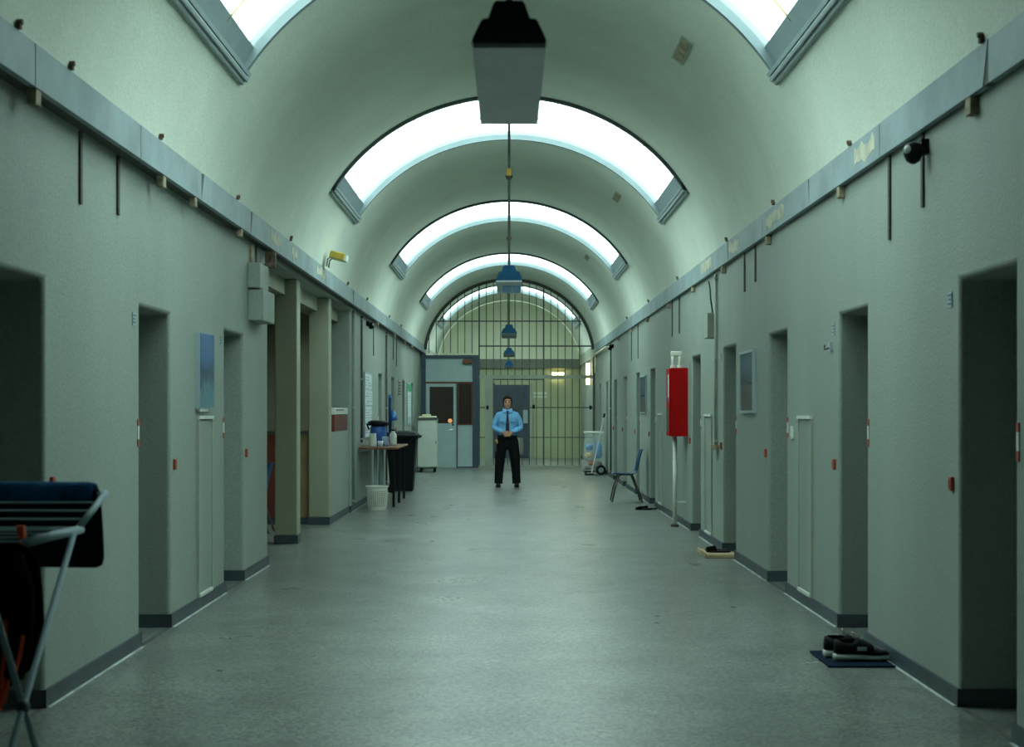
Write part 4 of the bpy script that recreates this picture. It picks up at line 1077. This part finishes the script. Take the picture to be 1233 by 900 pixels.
# trunk and legs under the uniform
gell(B, [(0, .0, .90, .14, .095), (0, 0, 1.0, .13, .09), (0, 0, 1.12, .135, .095), (0, 0, 1.25, .145, .10), (0, .005, 1.34, .125, .08), (0, .012, 1.39, .07, .055)])
ARM = {}
for s in (-1, 1):
    gtube(B, [(s * .085, 0, .90), (s * .115, 0, .70), (s * .145, .0, .48), (s * .158, .008, .30), (s * .168, .01, .09)], [.085, .075, .052, .050, .038])
    gtube(B, [(s * .10, .005, 1.365), (s * .160, .010, 1.335), (s * .232, .03, 1.17), (s * .238, .02, 1.115), (s * .15, -.10, 1.045), (s * .072, -.145, 1.012)],
          [.030, .036, .036, .036, .031, .024])
# hands: right hand over left, five fingers each, curled round one another
for s in (-1, 1):
    off = -.018 if s > 0 else .0
    px_, py_, pz_ = s * .035, -.155 + off, 1.0
    B.loft([[G(s * .075, py_ + .022, pz_ + .032), G(s * .075, py_ - .012, pz_ + .036), G(s * .075, py_ - .012, pz_ - .018), G(s * .075, py_ + .022, pz_ - .020)],
            [G(s * .040, py_ + .020, pz_ + .036), G(s * .040, py_ - .018, pz_ + .040), G(s * .040, py_ - .018, pz_ - .042), G(s * .040, py_ + .020, pz_ - .040)],
            [G(s * .000, py_ + .018, pz_ + .022), G(s * .000, py_ - .018, pz_ + .024), G(s * .000, py_ - .018, pz_ - .050), G(s * .000, py_ + .018, pz_ - .048)]])
    for f, ln in enumerate((.066, .074, .070, .054)):
        zf = pz_ + .016 - f * .019
        gtube(B, [(s * .004, py_ - .006, zf), (-s * ln * .45, py_ - .014, zf - .008), (-s * ln * .80, py_ - .004, zf - .014), (-s * ln * .95, py_ + .012, zf - .018)], [.0095, .009, .008, .0065], 8)
    gtube(B, [(s * .055, py_ - .01, pz_ + .026), (s * .030, py_ - .022, pz_ + .045), (s * .006, py_ - .026, pz_ + .050)], [.012, .0105, .0085], 8)
person = remesh(B, 'person', 'skin', None, 0.0055, 2, origin=(GX, GY, 0))
tag(person, 'uniformed guard in light blue shirt and black trousers, hands clasped, facing the camera', 'person')
# eyes and mouth
for s in (-1, 1):
    MB().ball(G(s * .029, -.0785, 1.585), .015, .008, .007).build('eye', 'hair', person, smooth=True)
    MB().box(GX + s * .03 - .02, GX + s * .03 + .02, GY - .091, GY - .074, 1.607, 1.614).build('eyebrow', 'hair', person)
MB().ball(G(0, -.0865, 1.5195), .025, .007, .007).build('mouth', 'lip', person, smooth=True)
# hair pulled back
H = MB(); n = 18
gell(H, [(0, .050, 1.49, .060, .050), (0, .036, 1.53, .084, .066), (0, .028, 1.58, .088, .080), (0, .024, 1.625, .086, .092), (0, .012, 1.652, .078, .100), (0, .010, 1.685, .056, .074), (0, .010, 1.706, .020, .028)])
H.ball(G(0, .125, 1.60), .042, .04, .042)
hair = remesh(H, 'hair', 'hair', person, 0.006, 3)
# shirt
S = MB()
gell(S, [(0, .0, .935, .172, .118), (0, .0, .99, .178, .122), (0, 0, 1.08, .170, .122), (0, -.002, 1.20, .182, .128), (0, 0, 1.30, .190, .118), (0, .004, 1.355, .160, .100), (0, .010, 1.40, .110, .080), (0, .012, 1.44, .068, .062)], 22)
for s in (-1, 1):
    gtube(S, [(s * .09, .006, 1.375), (s * .160, .010, 1.345), (s * .202, .018, 1.27), (s * .236, .032, 1.165), (s * .240, .020, 1.105), (s * .205, -.050, 1.070), (s * .145, -.108, 1.045), (s * .092, -.140, 1.022)],
          [.050, .060, .060, .058, .056, .050, .044, .040], 14)
shirt = remesh(S, 'shirt', 'shirt', person, 0.008, 4, disp=0.010)
for s in (-1, 1):
    mb = MB(); mb.loft([[G(s * .012, -.098, 1.425), G(s * .075, -.040, 1.452), G(s * .078, .03, 1.47), G(s * .070, .03, 1.475), G(s * .066, -.04, 1.462), G(s * .008, -.085, 1.440)],
                        [G(s * .045, -.128, 1.385), G(s * .095, -.070, 1.422), G(s * .095, .03, 1.442), G(s * .088, .03, 1.444), G(s * .088, -.07, 1.426), G(s * .042, -.120, 1.392)]])
    mb.build('collar', 'shirt', person)
    MB().loft([[G(s * .105, -.035, 1.424), G(s * .105, .04, 1.424), G(s * .105, .04, 1.436), G(s * .105, -.035, 1.436)],
               [G(s * .195, -.03, 1.412), G(s * .195, .04, 1.412), G(s * .195, .04, 1.424), G(s * .195, -.03, 1.424)]]).build('epaulette', 'tie', person)
    MB().box(GX + s * .095 - .045, GX + s * .095 + .045, GY - .134, GY - .120, 1.215, 1.295).build('chest_pocket', 'shirt', person, bevel=0.004)
MB().loft([[G(-.020, -.122, 1.425), G(.020, -.122, 1.425), G(.018, -.098, 1.425), G(-.018, -.098, 1.425)],
           [G(-.015, -.138, 1.375), G(.015, -.138, 1.375), G(.015, -.115, 1.375), G(-.015, -.115, 1.375)],
           [G(-.030, -.146, 1.15), G(.030, -.146, 1.15), G(.030, -.125, 1.15), G(-.030, -.125, 1.15)],
           [G(-.034, -.142, 1.05), G(.034, -.142, 1.05), G(.034, -.118, 1.05), G(-.034, -.118, 1.05)]]).build('tie', 'tie', person)
MB().box(GX - .034, GX + .034, GY - .152, GY - .145, 1.192, 1.200).build('tie_clip', 'chrome', person)
# trousers
T = MB()
gell(T, [(0, .0, .70, .150, .110), (0, .0, .80, .180, .128), (0, 0, .90, .185, .130), (0, 0, .965, .178, .124)], 22)
for s in (-1, 1):
    gtube(T, [(s * .095, 0, .88), (s * .115, 0, .72), (s * .140, 0, .52), (s * .155, .005, .32), (s * .166, .008, .12), (s * .168, .008, .07)], [.105, .106, .094, .084, .078, .080], 16)
trousers = remesh(T, 'trousers', 'trousers', person, 0.009, 4, disp=0.012)
gell(MB(), [(0, 0, .925, .190, .135), (0, 0, .965, .188, .133)], 24).build('belt', 'black', person)
for s in (-1, 1):
    b = MB(); b.ell([(GX + s * .172, GY - .015, 0.002, .046, .125), (GX + s * .172, GY - .015, .028, .048, .128)], 18)
    b.build('boot_sole', 'black', person)
    b = MB(); b.ell([(GX + s * .172, GY - .015, .0285, .044, .120), (GX + s * .172, GY - .005, .06, .040, .10), (GX + s * .170, GY + .02, .095, .045, .055), (GX + s * .168, GY + .02, .14, .045, .05)], 18)
    b.build('boot', 'black', person, smooth=True)
kb = thing('key_bunch', G(-.205, -.06, .80), 'brass key bunch hanging at the guard belt', 'keys')
MB().ball(G(-.205, -.09, .865), .022, .02, .032).build('key_pouch', 'brass', kb, smooth=True)
MB().ball(G(-.19, -.10, .835), .018, .015, .028).build('ring_tag', 'brass', kb, smooth=True)
MB().tube([G(-.205, -.09, .84), G(-.208, -.085, .72), G(-.205, -.08, .66)], 0.006, 6).build('chain', 'iron', kb)

for o in bpy.data.objects:
    if '_o' in o: del o['_o']
